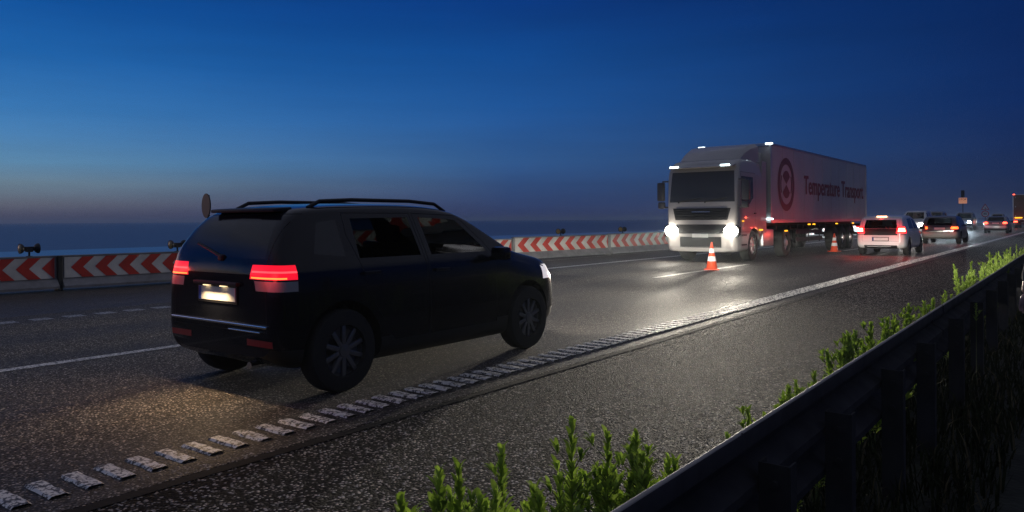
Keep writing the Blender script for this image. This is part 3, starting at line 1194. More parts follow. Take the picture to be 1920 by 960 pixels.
spot('brake_lamp_light', hat, (-1.72, 0, 1.43), (-1, 0, -.02), 20, (1, .05, .03), 150, .6, .05, False)


# ---- dark estate, sedan
def estate(L, H, paint, tail, tl_z, wagon):
    if wagon:
        top = [(-L / 2, .86), (-L / 2 + .03, .95), (-L / 2 + .22, 1.22), (-L / 2 + .42, H - .06), (-L / 2 + .7, H), (-.3, H + .02), (.25, H - .04), (.95, 1.04), (1.2, .95), (1.9, .84), (L / 2 - .1, .72), (L / 2, .58)]
        rw = [(-.58, .97), (.58, .97), (.52, H - .10), (-.52, H - .10)]
    else:
        top = [(-L / 2, .90), (-L / 2 + .03, 1.0), (-L / 2 + .35, 1.03), (-L / 2 + .9, 1.28), (-L / 2 + 1.4, H - .02), (-.3, H), (.25, H - .05), (.95, 1.02), (1.2, .93), (1.9, .82), (L / 2 - .1, .70), (L / 2, .56)]
        rw = [(-.60, 1.06), (.60, 1.06), (.52, H - .06), (-.52, H - .06)]
    return dict(
        top=top, bot=[(-L / 2, .36), (-L / 2 + .2, .24), (L / 2 - .2, .2), (L / 2, .3)],
        wid=[(-L / 2, .70), (-L / 2 + .05, .80), (-L / 2 + .25, .87), (-1.2, .89), (1.1, .89), (1.8, .82), (L / 2 - .1, .70), (L / 2, .5)],
        belt=.95, tumble=.32, hw=.89, paint=paint, wheel_r=.32, wheel_w=.21, track=.77, axles=(-L / 2 + .95, L / 2 - .90), mirror=(.75, .88, .96), mirror_m=M_BLACKTRIM,
        plate=(-L / 2 - .006, .80 if wagon else .86, -1),
        regions=[
            ('side_window', M_DARKGLASS, 'side', [(-.22, .98), (.75, .98), (.38, H - .12), (-.22, H - .10)], {}),
            ('side_window', M_DARKGLASS, 'side', [(-1.25, .98), (-.30, .98), (-.30, H - .10), (-1.05, H - .11)], {}),
            ('windscreen', M_GLASS, 'front', [(-.68, 1.0), (.68, 1.0), (.56, H - .08), (-.56, H - .08)], dict(x=(.1, 1.3))),
            ('rear_window', M_GLASS, 'rear', rw, dict(x=(-3, -L / 2 + 1.5))),
            ('tail_lamp', tail, 'rear', [(.52, tl_z - .06), (.92, tl_z - .06), (.92, tl_z + .06), (.54, tl_z + .06)], dict(mirror=True, wrap=True, x=(-3, -L / 2 + .22))),
            ('bumper', M_SILVER if not wagon else mat('grey_bumper', (.16, .155, .145), .5), 'rear', [(-.88, .44), (.88, .44), (.88, .64), (-.88, .64)], dict(wrap=True, x=(-3, -L / 2 + .3))),
            ('lower_bumper', M_BLACKTRIM if not wagon else mat('grey_bumper'), 'rear', [(-.88, .2), (.88, .2), (.88, .44), (-.88, .44)], dict(wrap=True, x=(-3, -L / 2 + .3))),
        ])


wag = car('dark_estate_car', 'dark blue estate car with orange tail lamps in front of the white hatchback', 'car', estate(4.5, 1.44, M_DARKBLUE, E_TAILOR, .84, True), P(5.95, 46.6), R(90))
bm = bmesh.new()
box(bm, (-2.262, 0, .67), (.02, 1.3, .022), bevel=.004)
mobj('bumper_strip', bm, M_CHROME, wag)
bm = bmesh.new()
tube(bm, (-2.1, .45, .3), (-2.30, .45, .27), .04)
mobj('exhaust_pipe', bm, M_CHROME, wag)
sed = car('dark_saloon_car', 'dark saloon car with red light-strip tail lamps, left of the box lorry', 'car', estate(4.75, 1.43, M_GREYPAINT, E_BRAKE, .90, False), P(5.85, 76.5), R(90))
for rt, s_ in ((wag, 2.27), (sed, 2.40)):
    for s in (-1, 1):
        glow_lamp('tail_lamp_light', rt, (-s_ - .1, s * .7, .87), 12, (1, .06, .03))
        spot('headlamp_light', rt, (s_ + .08, s * .65, .65), (1, 0, -.01), 1500, (1, .93, .82), 150, .5)

# ---- oncoming cars
for (dd, tt, paint, lab, em, pw, colr_) in (
        (10.0, 63.4, M_SILVER, 'oncoming pale car with white headlights just right of the white hatchback', E_HEAD, 3000, (1, .95, .88)),
        (10.0, 71.6, M_DARKBLUE, 'oncoming car with bluish headlights directly left of the dark estate car roof', E_HEADBLUE, 2500, (.75, .9, 1)),
        (10.0, 92.4, M_DARKBLUE, 'oncoming car with the dazzling blue-white headlights right of the dark estate car', E_HEADBLUE, 7000, (.7, .88, 1)),
        (10.1, 132.0, M_GREYPAINT, 'farthest oncoming car with headlights seen left of the saloon car', E_HEAD, 2500, (1, .95, .88))):
    sp = estate(4.4, 1.46, paint, M_REFL, .84, True)
    sp['regions'] = sp['regions'][:5] + [
        ('headlight', em, 'front', [(.46, .60), (.92, .60), (.92, .78), (.48, .78)], dict(mirror=True, wrap=True, x=(1.9, 3))),
        ('grille', M_BLACKTRIM, 'front', [(-.42, .36), (.42, .36), (.42, .62), (-.42, .62)], dict(x=(1.8, 3)))]
    sp['plate'] = (2.206, .46, 1)
    sp['belt'] = .95
    oc = car('oncoming_car', lab, 'car', sp, P(dd, tt), R(-90), 'oncoming cars with headlights on')
    oc.scale = (1.04, 1.0, 1.28)
    for s in (-1, 1):
        spot('headlight_light', oc, (2.32, s * .68, .70), (1, 0, -.008), pw, colr_, 150, .5)
        glow_lamp('headlight_glow', oc, (2.36, s * .68, .70), pw * .02, colr_)

# ------------------------------------------------------------------ articulated lorry
lor = empty('articulated_lorry', P(9.80, 22.9), R(-90), 'big white articulated lorry with headlights on and red lettering driving towards us', 'lorry')
# local: +x forward (towards the camera), front bumper at x = 0, +y is the side seen
CAB = dict(
    top=[(-2.25, 3.30), (-1.2, 3.32), (-.75, 3.30), (-.42, 3.22), (-.24, 3.08), (-.17, 2.6), (-.09, 1.95), (-.06, 1.4), (-.02, 1.0), (0, .8)],
    bot=[(-2.25, .75), (-1.9, .6), (-1.6, .36), (-.1, .30), (0, .34)],
    wid=[(-2.25, 1.22), (-2.2, 1.25), (-.6, 1.25), (-.32, 1.235), (-.14, 1.19), (-.05, 1.12), (0, 1.04)],
    belt=2.9, tumble=.2, roof_r=.12, hw=1.25, paint=M_CABWHITE, wheel_r=.5, wheel_w=.32, track=1.05, axles=(-1.42,), rim=M_ALU, spokes=8,
    regions=[
        ('door', M_CABWHITE, 'side', [(-1.55, .95), (-.30, .95), (-.30, 2.86), (-1.55, 2.86)], dict(gap=.010)),
        ('side_window', M_CABGLASS, 'side', [(-1.35, 2.05), (-.80, 1.72), (-.34, 1.72), (-.34, 2.72), (-1.35, 2.72)], {}),
        ('windscreen', M_CABGLASS, 'front', [(-1.10, 1.92), (1.10, 1.92), (1.05, 2.90), (-1.05, 2.90)], dict(n=.05, x=(-.6, 1))),
        ('grille', M_BLACKTRIM, 'front', [(-.88, 1.34), (.88, 1.34), (.98, 1.72), (-.98, 1.72)], dict(n=.05, x=(-.6, 1))),
        ('lower_grille', M_BLACKTRIM, 'front', [(-.80, .90), (.80, .90), (.84, 1.20), (-.84, 1.20)], dict(n=.05, x=(-.6, 1))),
        ('air_intake', M_BLACKTRIM, 'front', [(-.70, .46), (.70, .46), (.70, .80), (-.70, .80)], dict(n=.05, x=(-.6, 1))),
        ('headlight', M_BLACKTRIM, 'front', [(.84, .86), (1.24, .86), (1.24, 1.12), (.86, 1.12)], dict(mirror=True, wrap=True, x=(-.3, 1))),
    ])


def cab_build(root, sp):
    bm = loft(sp)
    wr = sp['wheel_r']
    cut = []
    for s in (-1, 1):
        ya, yb = s * .8, s * 1.6
        cut.append(((sp['axles'][0], wr + .05), wr + .09, min(ya, yb), max(ya, yb)))
    return bm, cut


_car_parent = car('cab', None, None, CAB, (0, 0, 0), 0)
_car_parent.parent = lor
# grille slats, emblem bar, plate
bm = bmesh.new()
for z in (1.42, 1.50, 1.58, 1.66):
    box(bm, (-.055, 0, z), (.05, 1.75, .022), bevel=.005)
mobj('grille_slat', bm, M_BLACKTRIM, _car_parent)
bm = bmesh.new()
box(bm, (.02, 0, .84), (.012, .54, .12), bevel=.003)
mobj('number_plate', bm, M_PLATE, _car_parent)
bm = bmesh.new()
box(bm, (-.07, 0, 1.60), (.06, .62, .035), bevel=.006)
mobj('chrome_bar', bm, M_CHROME, _car_parent)
for y0, y1 in ((-.75, .0), (.15, .85)):
    bm = bmesh.new()
    tube(bm, (-.035, y0, 1.93), (-.085, y1, 2.05), .014, n=8)
    tube(bm, (-.02, y0, 1.89), (-.035, y0, 1.94), .025, n=8)
    mobj('wiper', bm, M_BLACKTRIM, _car_parent)
bm = bmesh.new()
box(bm, (-.10, 0, 3.06), (.34, 2.16, .05), Matrix.Rotation(R(12), 3, 'Y'), bevel=.02)
mobj('sun_visor', bm, M_CABWHITE, _car_parent, 40)
for s in (-1, 1):
    bm = bmesh.new()
    box(bm, (-.05, s * 1.0, .985), (.06, .52, .36), bevel=.04)
    hdo = mobj('headlight', bm, M_BLACKTRIM, _car_parent, 40)
    bm = bmesh.new()
    lathe(bm, [(-.02, .205), (.02, .20), (.05, .15), (.065, .08), (.07, 0)], (0, 0, 0), (1, 0, 0), 28)
    bmesh.ops.transform(bm, matrix=Matrix.Translation((-.02, s * 1.0, .985)) @ Matrix.Diagonal((1, 1.12, .92, 1)), verts=bm.verts)
    mobj('lens', bm, E_HEAD, hdo, 60)
    bm = bmesh.new()
    box(bm, (-.03, s * .98, .62), (.04, .16, .09), bevel=.02)
    mobj('fog_lamp', bm, mat('clear_lens'), _car_parent, 40)
    bm = bmesh.new()
    box(bm, (.07, s * .86, 3.065), (.05, .30, .05), bevel=.012)
    mobj('roof_marker', bm, E_MARK, _car_parent)
    # mirrors
    bm = bmesh.new()
    box(bm, (-.16, s * 1.44, 2.28), (.16, .24, .62), bevel=.05)
    box(bm, (-.16, s * 1.42, 1.83), (.16, .22, .22), bevel=.05)
    box(bm, (-.20, s * 1.30, 2.62), (.05, .22, .05), bevel=.01)
    box(bm, (-.20, s * 1.30, 1.76), (.05, .22, .05), bevel=.01)
    mobj('door_mirror', bm, M_MIRROR, _car_parent, 40)
    # steps and door handle
    bm = bmesh.new()
    for z in (.55, .85):
        box(bm, (-.55, s * 1.235, z), (.42, .03, .05), bevel=.006)
    mobj('step', bm, M_BLACKTRIM, _car_parent)
    bm = bmesh.new()
    box(bm, (-1.48, s * 1.265, 1.55), (.16, .03, .04), bevel=.008)
    mobj('door_handle', bm, M_BLACKTRIM, _car_parent)
    bm = bmesh.new()
    box(bm, (-.40, s * 1.262, 1.30), (.10, .02, .03))
    mobj('side_indicator', bm, E_AMBER, _car_parent)
    # side flap behind the cab
    bm = bmesh.new()
    box(bm, (-2.48, s * 1.20, 2.1), (.45, .04, 2.4), bevel=.015)
    mobj('side_flap', bm, M_CABWHITE, _car_parent)
    spot('headlight_light', lor, (.10, s * 1.0, .98), (1, 0, -.015), 13000, (1, .90, .74), 160, .4, cut=.006, side=-.6)
    glow_lamp('headlight_glow', lor, (.30, s * 1.0, .98), 20, (1, .92, .8), .08)
# roof deflector
bm = bmesh.new()
sec = [(-.62, 3.30, 1.02), (-.80, 3.42, 1.05), (-1.1, 3.60, 1.08), (-1.6, 3.78, 1.12), (-2.2, 3.88, 1.14)]
prev = None
for x, z, hw in sec:
    ring = [bm.verts.new((x, -hw, 3.24)), bm.verts.new((x, -hw + .02, z - .10)), bm.verts.new((x, -hw + .14, z)), bm.verts.new((x, hw - .14, z)), bm.verts.new((x, hw - .02, z - .10)), bm.verts.new((x, hw, 3.24))]
    if prev:
        for k in range(5):
            bm.faces.new((prev[k], ring[k], ring[k + 1], prev[k + 1]))
    else:
        bm.faces.new(ring)
    prev = ring
bm.faces.new(prev[::-1])
bmesh.ops.recalc_face_normals(bm, faces=bm.faces)
mobj('roof_deflector', bm, M_CABWHITE, _car_parent, 35)

# trailer
TX0, TX1 = -3.05, -17.3
TL = TX0 - TX1
TZ0, TZ1 = 1.22, 3.97
tr = bpy.data.objects.new('trailer', None)
tr.empty_display_size = .3
link(tr, lor)
bm = bmesh.new()
box(bm, ((TX0 + TX1) / 2, 0, (TZ0 + TZ1) / 2), (TL, 2.50, TZ1 - TZ0))
mobj('trailer_body', bm, M_WHITEPANEL, tr)
bm = bmesh.new()
for s in (-1, 1):
    box(bm, ((TX0 + TX1) / 2, s * 1.252, TZ0 + .06), (TL, .03, .12), bevel=.006)
    box(bm, ((TX0 + TX1) / 2, s * 1.252, TZ1 - .03), (TL, .03, .07), bevel=.006)
    for x in (TX0 - .03, TX1 + .03):
        box(bm, (x, s * 1.255, (TZ0 + TZ1) / 2), (.10, .03, TZ1 - TZ0 - .2), bevel=.006)
box(bm, (TX0 + .01, 0, TZ1 - .05), (.04, 2.44, .10), bevel=.01)
mobj('edge_trim', bm, M_ALU, tr)
bm = bmesh.new()
for k in range(1, 11):
    x = TX0 - TL * k / 11
    box(bm, (x, 1.252, (TZ0 + TZ1) / 2), (.012, .006, TZ1 - TZ0 - .22))
mobj('panel_joint', bm, M_WHITEPANEL, tr)
bm = bmesh.new()
box(bm, (TX0 + .14, 0, 2.9), (.30, 1.9, 1.5), bevel=.06)
mobj('cooling_unit', bm, M_CABWHITE, tr, 40)
bm = bmesh.new()
for s in (-1, 1):
    box(bm, ((TX0 + TX1) / 2, s * .5, 1.06), (TL - .3, .12, .30))
for k in range(9):
    box(bm, (TX0 - .9 - k * 1.6, 0, 1.05), (.08, 2.3, .12))
box(bm, (TX1 + .06, 0, .62), (.08, 2.4, .14))
box(bm, (-2.6, 0, .8), (3.2, .9, .25))
box(bm, (-4.6, 0, .8), (3.2, .9, .25))
mobj('chassis', bm, M_CHASSIS, tr)
for s in (-1, 1):
    bm = bmesh.new()
    box(bm, (-7.8, s * 1.20, .86), (3.6, .03, .16), bevel=.008)
    box(bm, (-7.8, s * 1.20, .58), (3.6, .03, .16), bevel=.008)
    for x in (-9.3, -7.8, -6.3):
        box(bm, (x, s * 1.17, .80), (.05, .03, .70))
    mobj('side_guard', bm, M_CHASSIS, tr)
    bm = bmesh.new()
    box(bm, (-2.95, s * .98, .72), (1.1, .46, .58), bevel=.06)
    mobj('fuel_tank', bm, M_ALU, tr, 40)
    bm = bmesh.new()
    box(bm, (-5.9, s * .9, .62), (.14, .14, .95))
    box(bm, (-5.9, s * .9, .13), (.26, .26, .03))
    mobj('landing_leg', bm, M_CHASSIS, tr)
    for ax in (-4.85, -11.6, -12.95, -14.3):
        we = bpy.data.objects.new('wheel', None)
        we.location = (ax, s * 1.06, .5)
        link(we, tr)
        bm = bmesh.new()
        h = .17
        lathe(bm, [(-h, .3), (-h, .45), (-h * .8, .5), (h * .8, .5), (h, .45), (h, .3), (h * .6, .28), (-h, .28)], (0, 0, 0), (0, s, 0), 32)
        mobj('tyre', bm, M_RUBBER, we, 40)
        bm = bmesh.new()
        lathe(bm, [(h * .95, .30), (h * .5, .28), (h * .2, .2), (h * .8, .13), (h, .11), (h, 0)], (0, 0, 0), (0, s, 0), 28)
        mobj('rim', bm, M_ALU, we, 40)
        bm = bmesh.new()
        n = 14
        vs = []
        for k in range(n + 1):
            a = R(10 + 160 * k / n)
            vs.append((bm.verts.new((.60 * math.cos(a), -.18, .60 * math.sin(a))), bm.verts.new((.60 * math.cos(a), .18, .60 * math.sin(a)))))
        for a, b in zip(vs[:-1], vs[1:]):
            bm.faces.new((a[0], a[1], b[1], b[0]))
        mobj('mudguard', bm, M_CHASSIS, we, 40)
    for x, z in ((-4.64, .93), (-7.5, 1.14), (-8.15, 1.14), (-11.6, 1.14), (-14.5, 1.14), (-2.0, 1.0)):
        bm = bmesh.new()
        box(bm, (x, s * 1.275, z), (.30, .03, .045), bevel=.008)
        mobj('side_marker', bm, E_AMBER, tr)
    for z in (TZ1 - .02, TZ0 + .14):
        bm = bmesh.new()
        box(bm, (TX0 + .04, s * 1.22, z), (.05, .24, .05), bevel=.008)
        mobj('front_marker', bm, E_MARK, tr)
    bm = bmesh.new()
    box(bm, (TX1 - .02, s * .98, 1.0), (.05, .42, .14), bevel=.01)
    mobj('tail_lamp', bm, E_TAILDIM, tr)
# lettering and emblem on the visible side
Mt = Matrix(((-1, 0, 0, -11.75), (0, 0, 1, 1.262), (0, 1, 0, 2.62), (0, 0, 0, 1)))
lt = text_obj('lettering', 'Temperature Transport', 1.0, M_REDTEXT, tr, Matrix(), .006)
bb = [Vector(c) for c in lt.bound_box]
wx = max(v.x for v in bb) - min(v.x for v in bb)
sc = 9.7 / wx
lt.data.transform(Mt @ Matrix.Diagonal((sc, sc * 1.02, 1, 1)))
bm = bmesh.new()


def ring_face(bm, c, r0, r1, y, n=48, a0=0, a1=360):
    prev = None
    for k in range(n + 1):
        a = R(a0 + (a1 - a0) * k / n)
        p = (bm.verts.new((c[0] + r0 * math.cos(a), y, c[1] + r0 * math.sin(a))), bm.verts.new((c[0] + r1 * math.cos(a), y, c[1] + r1 * math.sin(a))))
        if prev:
            bm.faces.new((prev[0], prev[1], p[1], p[0]))
        prev = p


ec = (-4.75, 2.60)
ring_face(bm, ec, .72, .96, 1.258)
ring_face(bm, ec, .0, .50, 1.258, a0=35, a1=145)
ring_face(bm, ec, .0, .50, 1.258, a0=215, a1=325)
ring_face(bm, ec, .56, .66, 1.258, a0=150, a1=210)
ring_face(bm, ec, .56, .66, 1.258, a0=-30, a1=30)
mobj('emblem', bm, M_DARKRED, tr)

# ------------------------------------------------------------------ box lorry at the right picture edge
bl = empty('box_lorry', P(5.45, 112), R(90), 'brown box lorry seen from behind at the right picture edge', 'lorry')
bm = bmesh.new()
box(bm, (-.0, 0, 2.55), (9.0, 2.5, 3.0))
mobj('box_body', bm, M_TARP, bl)
bm = bmesh.new()
for s in (-1, 1):
    box(bm, (-4.51, s * 1.22, 2.55), (.05, .10, 3.0), bevel=.008)
    box(bm, (-4.51, s * .05, 2.55), (.04, .03, 2.9), bevel=.006)
    for z in (1.5, 2.6, 3.7):
        box(bm, (-4.52, s * 1.0, z), (.04, .08, .14))
box(bm, (-4.51, 0, 4.03), (.05, 2.5, .08), bevel=.008)
box(bm, (-4.51, 0, 1.08), (.05, 2.5, .10), bevel=.008)
mobj('door_frame', bm, M_ALU, bl)
bm = bmesh.new()
box(bm, (-4.54, .70, 1.28), (.02, .75, .13), bevel=.004)
mobj('warning_board', bm, E_AMBER, bl)
for s in (-1, 1):
    bm = bmesh.new()
    box(bm, (-4.53, s * 1.0, .82), (.05, .42, .14), bevel=.01)
    mobj('tail_lamp', bm, E_BRAKE, bl)
    bm = bmesh.new()
    box(bm, (-4.54, s * 1.14, 4.05), (.05, .2, .07), bevel=.01)
    mobj('roof_lamp', bm, E_BRAKE, bl)
    glow_lamp('tail_lamp_light', bl, (-4.7, s * 1.0, .82), 20, (1, .06, .03))
    for ax in (-2.8, 3.4):
        we = bpy.data.objects.new('wheel', None)
        we.location = (ax, s * 1.02, .48)
        link(we, bl)
        bm = bmesh.new()
        lathe(bm, [(-.17, .28), (-.17, .43), (-.14, .48), (.14, .48), (.17, .43), (.17, .28)], (0, 0, 0), (0, s, 0), 28)
        mobj('tyre', bm, M_RUBBER, we, 40)
        bm = bmesh.new()
        lathe(bm, [(.16, .29), (.08, .25), (.14, .1), (.15, 0)], (0, 0, 0), (0, s, 0), 24)
        mobj('rim', bm, M_ALU, we, 40)
bm = bmesh.new()
box(bm, (0, 0, .88), (8.6, .9, .26))
box(bm, (-4.4, 0, .55), (.10, 2.3, .14))
box(bm, (-4.45, 0, .82), (.08, 2.3, .10))
mobj('chassis', bm, M_CHASSIS, bl)
bm = bmesh.new()
box(bm, (-4.52, -.1, .80), (.02, .52, .12), bevel=.003)
mobj('number_plate', bm, M_PLATE, bl)
bm = bmesh.new()
box(bm, (5.5, 0, 1.75), (1.8, 2.4, 2.5), bevel=.12)
mobj('cab', bm, M_CABWHITE, bl, 40)

# ------------------------------------------------------------------ traffic cones


def cone(loc, rz, lab):
    e = empty('traffic_cone', loc, rz, lab, 'traffic cone', 'traffic cones on the lane line')
    bm = bmesh.new()
    box(bm, (0, 0, .018), (.40, .40, .036), bevel=.012)
    mobj('base', bm, M_CONE_O, e, 40)
    bm = bmesh.new()
    rb, rt, H = .150, .024, .75

    def rad(z):
        return rb + (rt - rb) * (z - .036) / (H - .036)
    zs = [(.036, 0), (.06, 0), (.235, 0), (.236, 1), (.36, 1), (.361, 0), (.455, 0), (.456, 1), (.575, 1), (.576, 0), (.745, 0), (.75, 0)]
    prof = []
    for i, (z, mi) in enumerate(zs):
        off = .003 if mi else 0
        prof.append((z, rad(z) + off + (.012 if z < .05 else 0), mi))
    prof.append((.75, .001, 0))
    lathe(bm, prof, (0, 0, 0), (0, 0, 1), 36)
    bmesh.ops.recalc_face_normals(bm, faces=bm.faces)
    mobj('cone_body', bm, [M_CONE_O, M_CONE_W], e, 50)


cone(P(8.02, 19.5), R(20), 'orange and white traffic cone in front of the lorry headlight')
cone(P(8.15, 32.6), R(-12), 'orange and white traffic cone beside the trailer, left of the white hatchback')
cone(P(8.1, 45.5), R(33), 'distant traffic cone hidden between the white hatchback and the estate car')

# ------------------------------------------------------------------ signs
sg = empty('round_road_sign', P(17.9, 10.65, -.16), R(-12), 'dark round road sign on a thin pole beyond the barrier at left', 'road sign')
bm = bmesh.new()
tube(bm, (0, .03, -.2), (0, .03, 2.18), .026)
mobj('pole', bm, M_SIGNBACK, sg, 60)
bm = bmesh.new()
lathe(bm, [(0, 0), (0, .305), (.012, .315), (.03, .31), (.03, 0)], (0, 0, 1.95), (0, -1, 0), 40)
for dx in (-.10, .10):
    box(bm, (dx, .018, 1.95), (.035, .03, .54))
mobj('sign_disc', bm, M_SIGNBACK, sg, 40)

sg = empty('stop_sign_post', P(13.0, 118), 0, 'small orange rectangular STOP sign under a dark signal lamp above the estate car', 'road sign')
bm = bmesh.new()
tube(bm, (0, .05, 0), (0, .05, 5.0), .05)
mobj('pole', bm, M_SIGNBACK, sg, 60)
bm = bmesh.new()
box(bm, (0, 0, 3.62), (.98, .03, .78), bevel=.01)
pn = mobj('sign_panel', bm, M_SIGN_GLOW, sg)
text_obj('lettering', 'STOP', .36, M_SIGNTXT, pn, Matrix.Translation((0, -.022, 3.78)) @ Matrix.Rotation(R(90), 4, 'X'))
bm = bmesh.new()
box(bm, (0, 0, 4.55), (.42, .25, .95), bevel=.03)
for z in (4.28, 4.55, 4.82):
    tube(bm, (0, -.12, z), (0, -.24, z + .01), .11, .115, caps=False)
mobj('signal_head', bm, M_BLACKPLASTIC, sg)

sg = empty('triangle_sign_post', P(13.0, 147), 0, 'white triangular warning sign with red border above a round speed sign, over the saloon car', 'road sign')
bm = bmesh.new()
tube(bm, (0, .05, 0), (0, .05, 3.6), .04)
mobj('pole', bm, M_SIGNBACK, sg, 60)
bm = bmesh.new()
h = .52


def tri(bm, s, y0, y1, mi):
    pts = [(-s, -s * .58), (s, -s * .58), (0, s * 1.15)]
    A = [bm.verts.new((x, y0, z + 2.95)) for x, z in pts]
    B = [bm.verts.new((x, y1, z + 2.95)) for x, z in pts]
    bm.faces.new(A).material_index = mi
    bm.faces.new(B[::-1]).material_index = mi
    for k in range(3):
        bm.faces.new((A[k], B[k], B[(k + 1) % 3], A[(k + 1) % 3])).material_index = mi


tri(bm, .60, -.015, .015, 0)
tri(bm, .42, -.02, -.012, 1)
box(bm, (0, -.024, 2.90), (.07, .006, .26), mi=2)
box(bm, (.08, -.024, 2.82), (.20, .006, .07), mi=2)
bmesh.ops.recalc_face_normals(bm, faces=bm.faces)
mobj('triangle_panel', bm, [M_SIGNR, M_SIGNW, M_SIGNTXT], sg)
bm = bmesh.new()
lathe(bm, [(0, 0, 0), (0, .55, 0), (.02, .55, 0), (.02, .42, 1), (.022, .42, 1), (.022, 0, 1)], (0, 0, 1.92), (0, -1, 0), 40)
rp = mobj('round_panel', bm, [M_SIGNR, M_SIGNW], sg, 30)
text_obj('lettering', '80', .48, M_SIGNTXT, rp, Matrix.Translation((0, -.03, 1.92)) @ Matrix.Rotation(R(90), 4, 'X'))

# ------------------------------------------------------------------ weeds along the foot of the guardrail


def leaf(bm, base, dirv, upv_, L, Wd):
    dirv = dirv.normalized()
    side = dirv.cross(upv_)
    if side.length < 1e-3:
        side = dirv.orthogonal()
    side.normalize()
    nrm = side.cross(dirv)
    prev = None
    for s, wf, dr in ((0, .12, 0), (.35, .75, .04), (.68, 1.0, .05), (.9, .6, .0), (1.0, .05, -.06)):
        c = base + dirv * (L * s) + nrm * (L * dr)
        a, b = bm.verts.new(c - side * Wd * wf * .5 + nrm * Wd * .12 * wf), bm.verts.new(c + side * Wd * wf * .5 + nrm * Wd * .12 * wf)
        m_ = bm.verts.new(c)
        if prev:
            bm.faces.new((prev[0], prev[1], m_, a))
            bm.faces.new((prev[1], prev[2], b, m_))
        prev = (a, m_, b)


def weed(d, t, h, nst, lab, spread=.10, ls=1.0, seed=0, dense=1.0, smin=.16):
    rnd = random.Random(seed)
    e = empty('weed_plant', P(d, t), rnd.random() * 6, lab, 'weed', 'weeds along the guardrail')
    bs, bl_ = bmesh.new(), bmesh.new()
    stems = []
    for k in range(int(nst * (2.0 if t < 2.15 else 1.4))):
        hh = h * (1.0 if k == 0 else .55 + .42 * rnd.random())
        a = rnd.random() * 2 * math.pi
        r0 = spread * .25 * rnd.random()
        r1 = spread * (.2 + rnd.random()) if k else spread * .15
        p0 = Vector((r0 * math.cos(a), r0 * math.sin(a), -.02))
        p2 = Vector((r1 * math.cos(a), r1 * math.sin(a), hh))
        p1 = Vector((p2.x * .75, p2.y * .75, hh * .5))
        stems.append((p0, p1, p2, hh))
    for p0, p1, p2, hh in stems:
        pts = []
        for i in range(7):
            s = i / 6
            pts.append(p0 * (1 - s) ** 2 + p1 * 2 * s * (1 - s) + p2 * s * s)
        for i, (a, b) in enumerate(zip(pts[:-1], pts[1:])):
            tube(bs, a, b, .0035 - .0004 * i, .0035 - .0004 * (i + 1), n=6, caps=False)
        step = .012 / dense
        n = int(hh / step)
        phi = rnd.random() * 6
        for i in range(n):
            s = (i + .5) / n
            if s < smin:
                continue
            c = p0 * (1 - s) ** 2 + p1 * 2 * s * (1 - s) + p2 * s * s
            tg = ((p1 - p0) * (1 - s) + (p2 - p1) * s).normalized()
            phi += 2.4 + rnd.random() * .5
            x = tg.orthogonal().normalized()
            y = tg.cross(x)
            out = x * math.cos(phi) + y * math.sin(phi)
            tipf = max(0, (s - .72) / .28)
            for w_ in range(2 if s < .5 else 3):
                f2 = phi + w_ * 2.1 + rnd.random() * .6
                o2 = x * math.cos(f2) + y * math.sin(f2)
                el = .55 + .7 * rnd.random() + 1.5 * tipf
                LL = ls * (.034 + .026 * rnd.random()) * (1 - .25 * tipf)
                leaf(bl_, c, o2 + tg * el, tg, LL, LL * (.28 + .12 * rnd.random()))
            # side shoots ending in a tuft
            if rnd.random() < .42 * dense and .2 < s < .93:
                q = c + (out * .8 + tg * 1.0).normalized() * (.025 + .045 * rnd.random()) * ls
                tube(bs, c, q, .0018, .0012, n=5, caps=False)
                for j in range(9):
                    f2 = rnd.random() * 6.28
                    o2 = x * math.cos(f2) + y * math.sin(f2)
                    LL = ls * (.026 + .022 * rnd.random())
                    leaf(bl_, q - tg * .012 * rnd.random(), o2 * .7 + out * .3 + tg * (.7 + rnd.random()), tg, LL, LL * .27)
    mobj('foliage', bl_, M_LEAF, e, 180)
    mobj('stem', bs, M_STEM, e, 180)


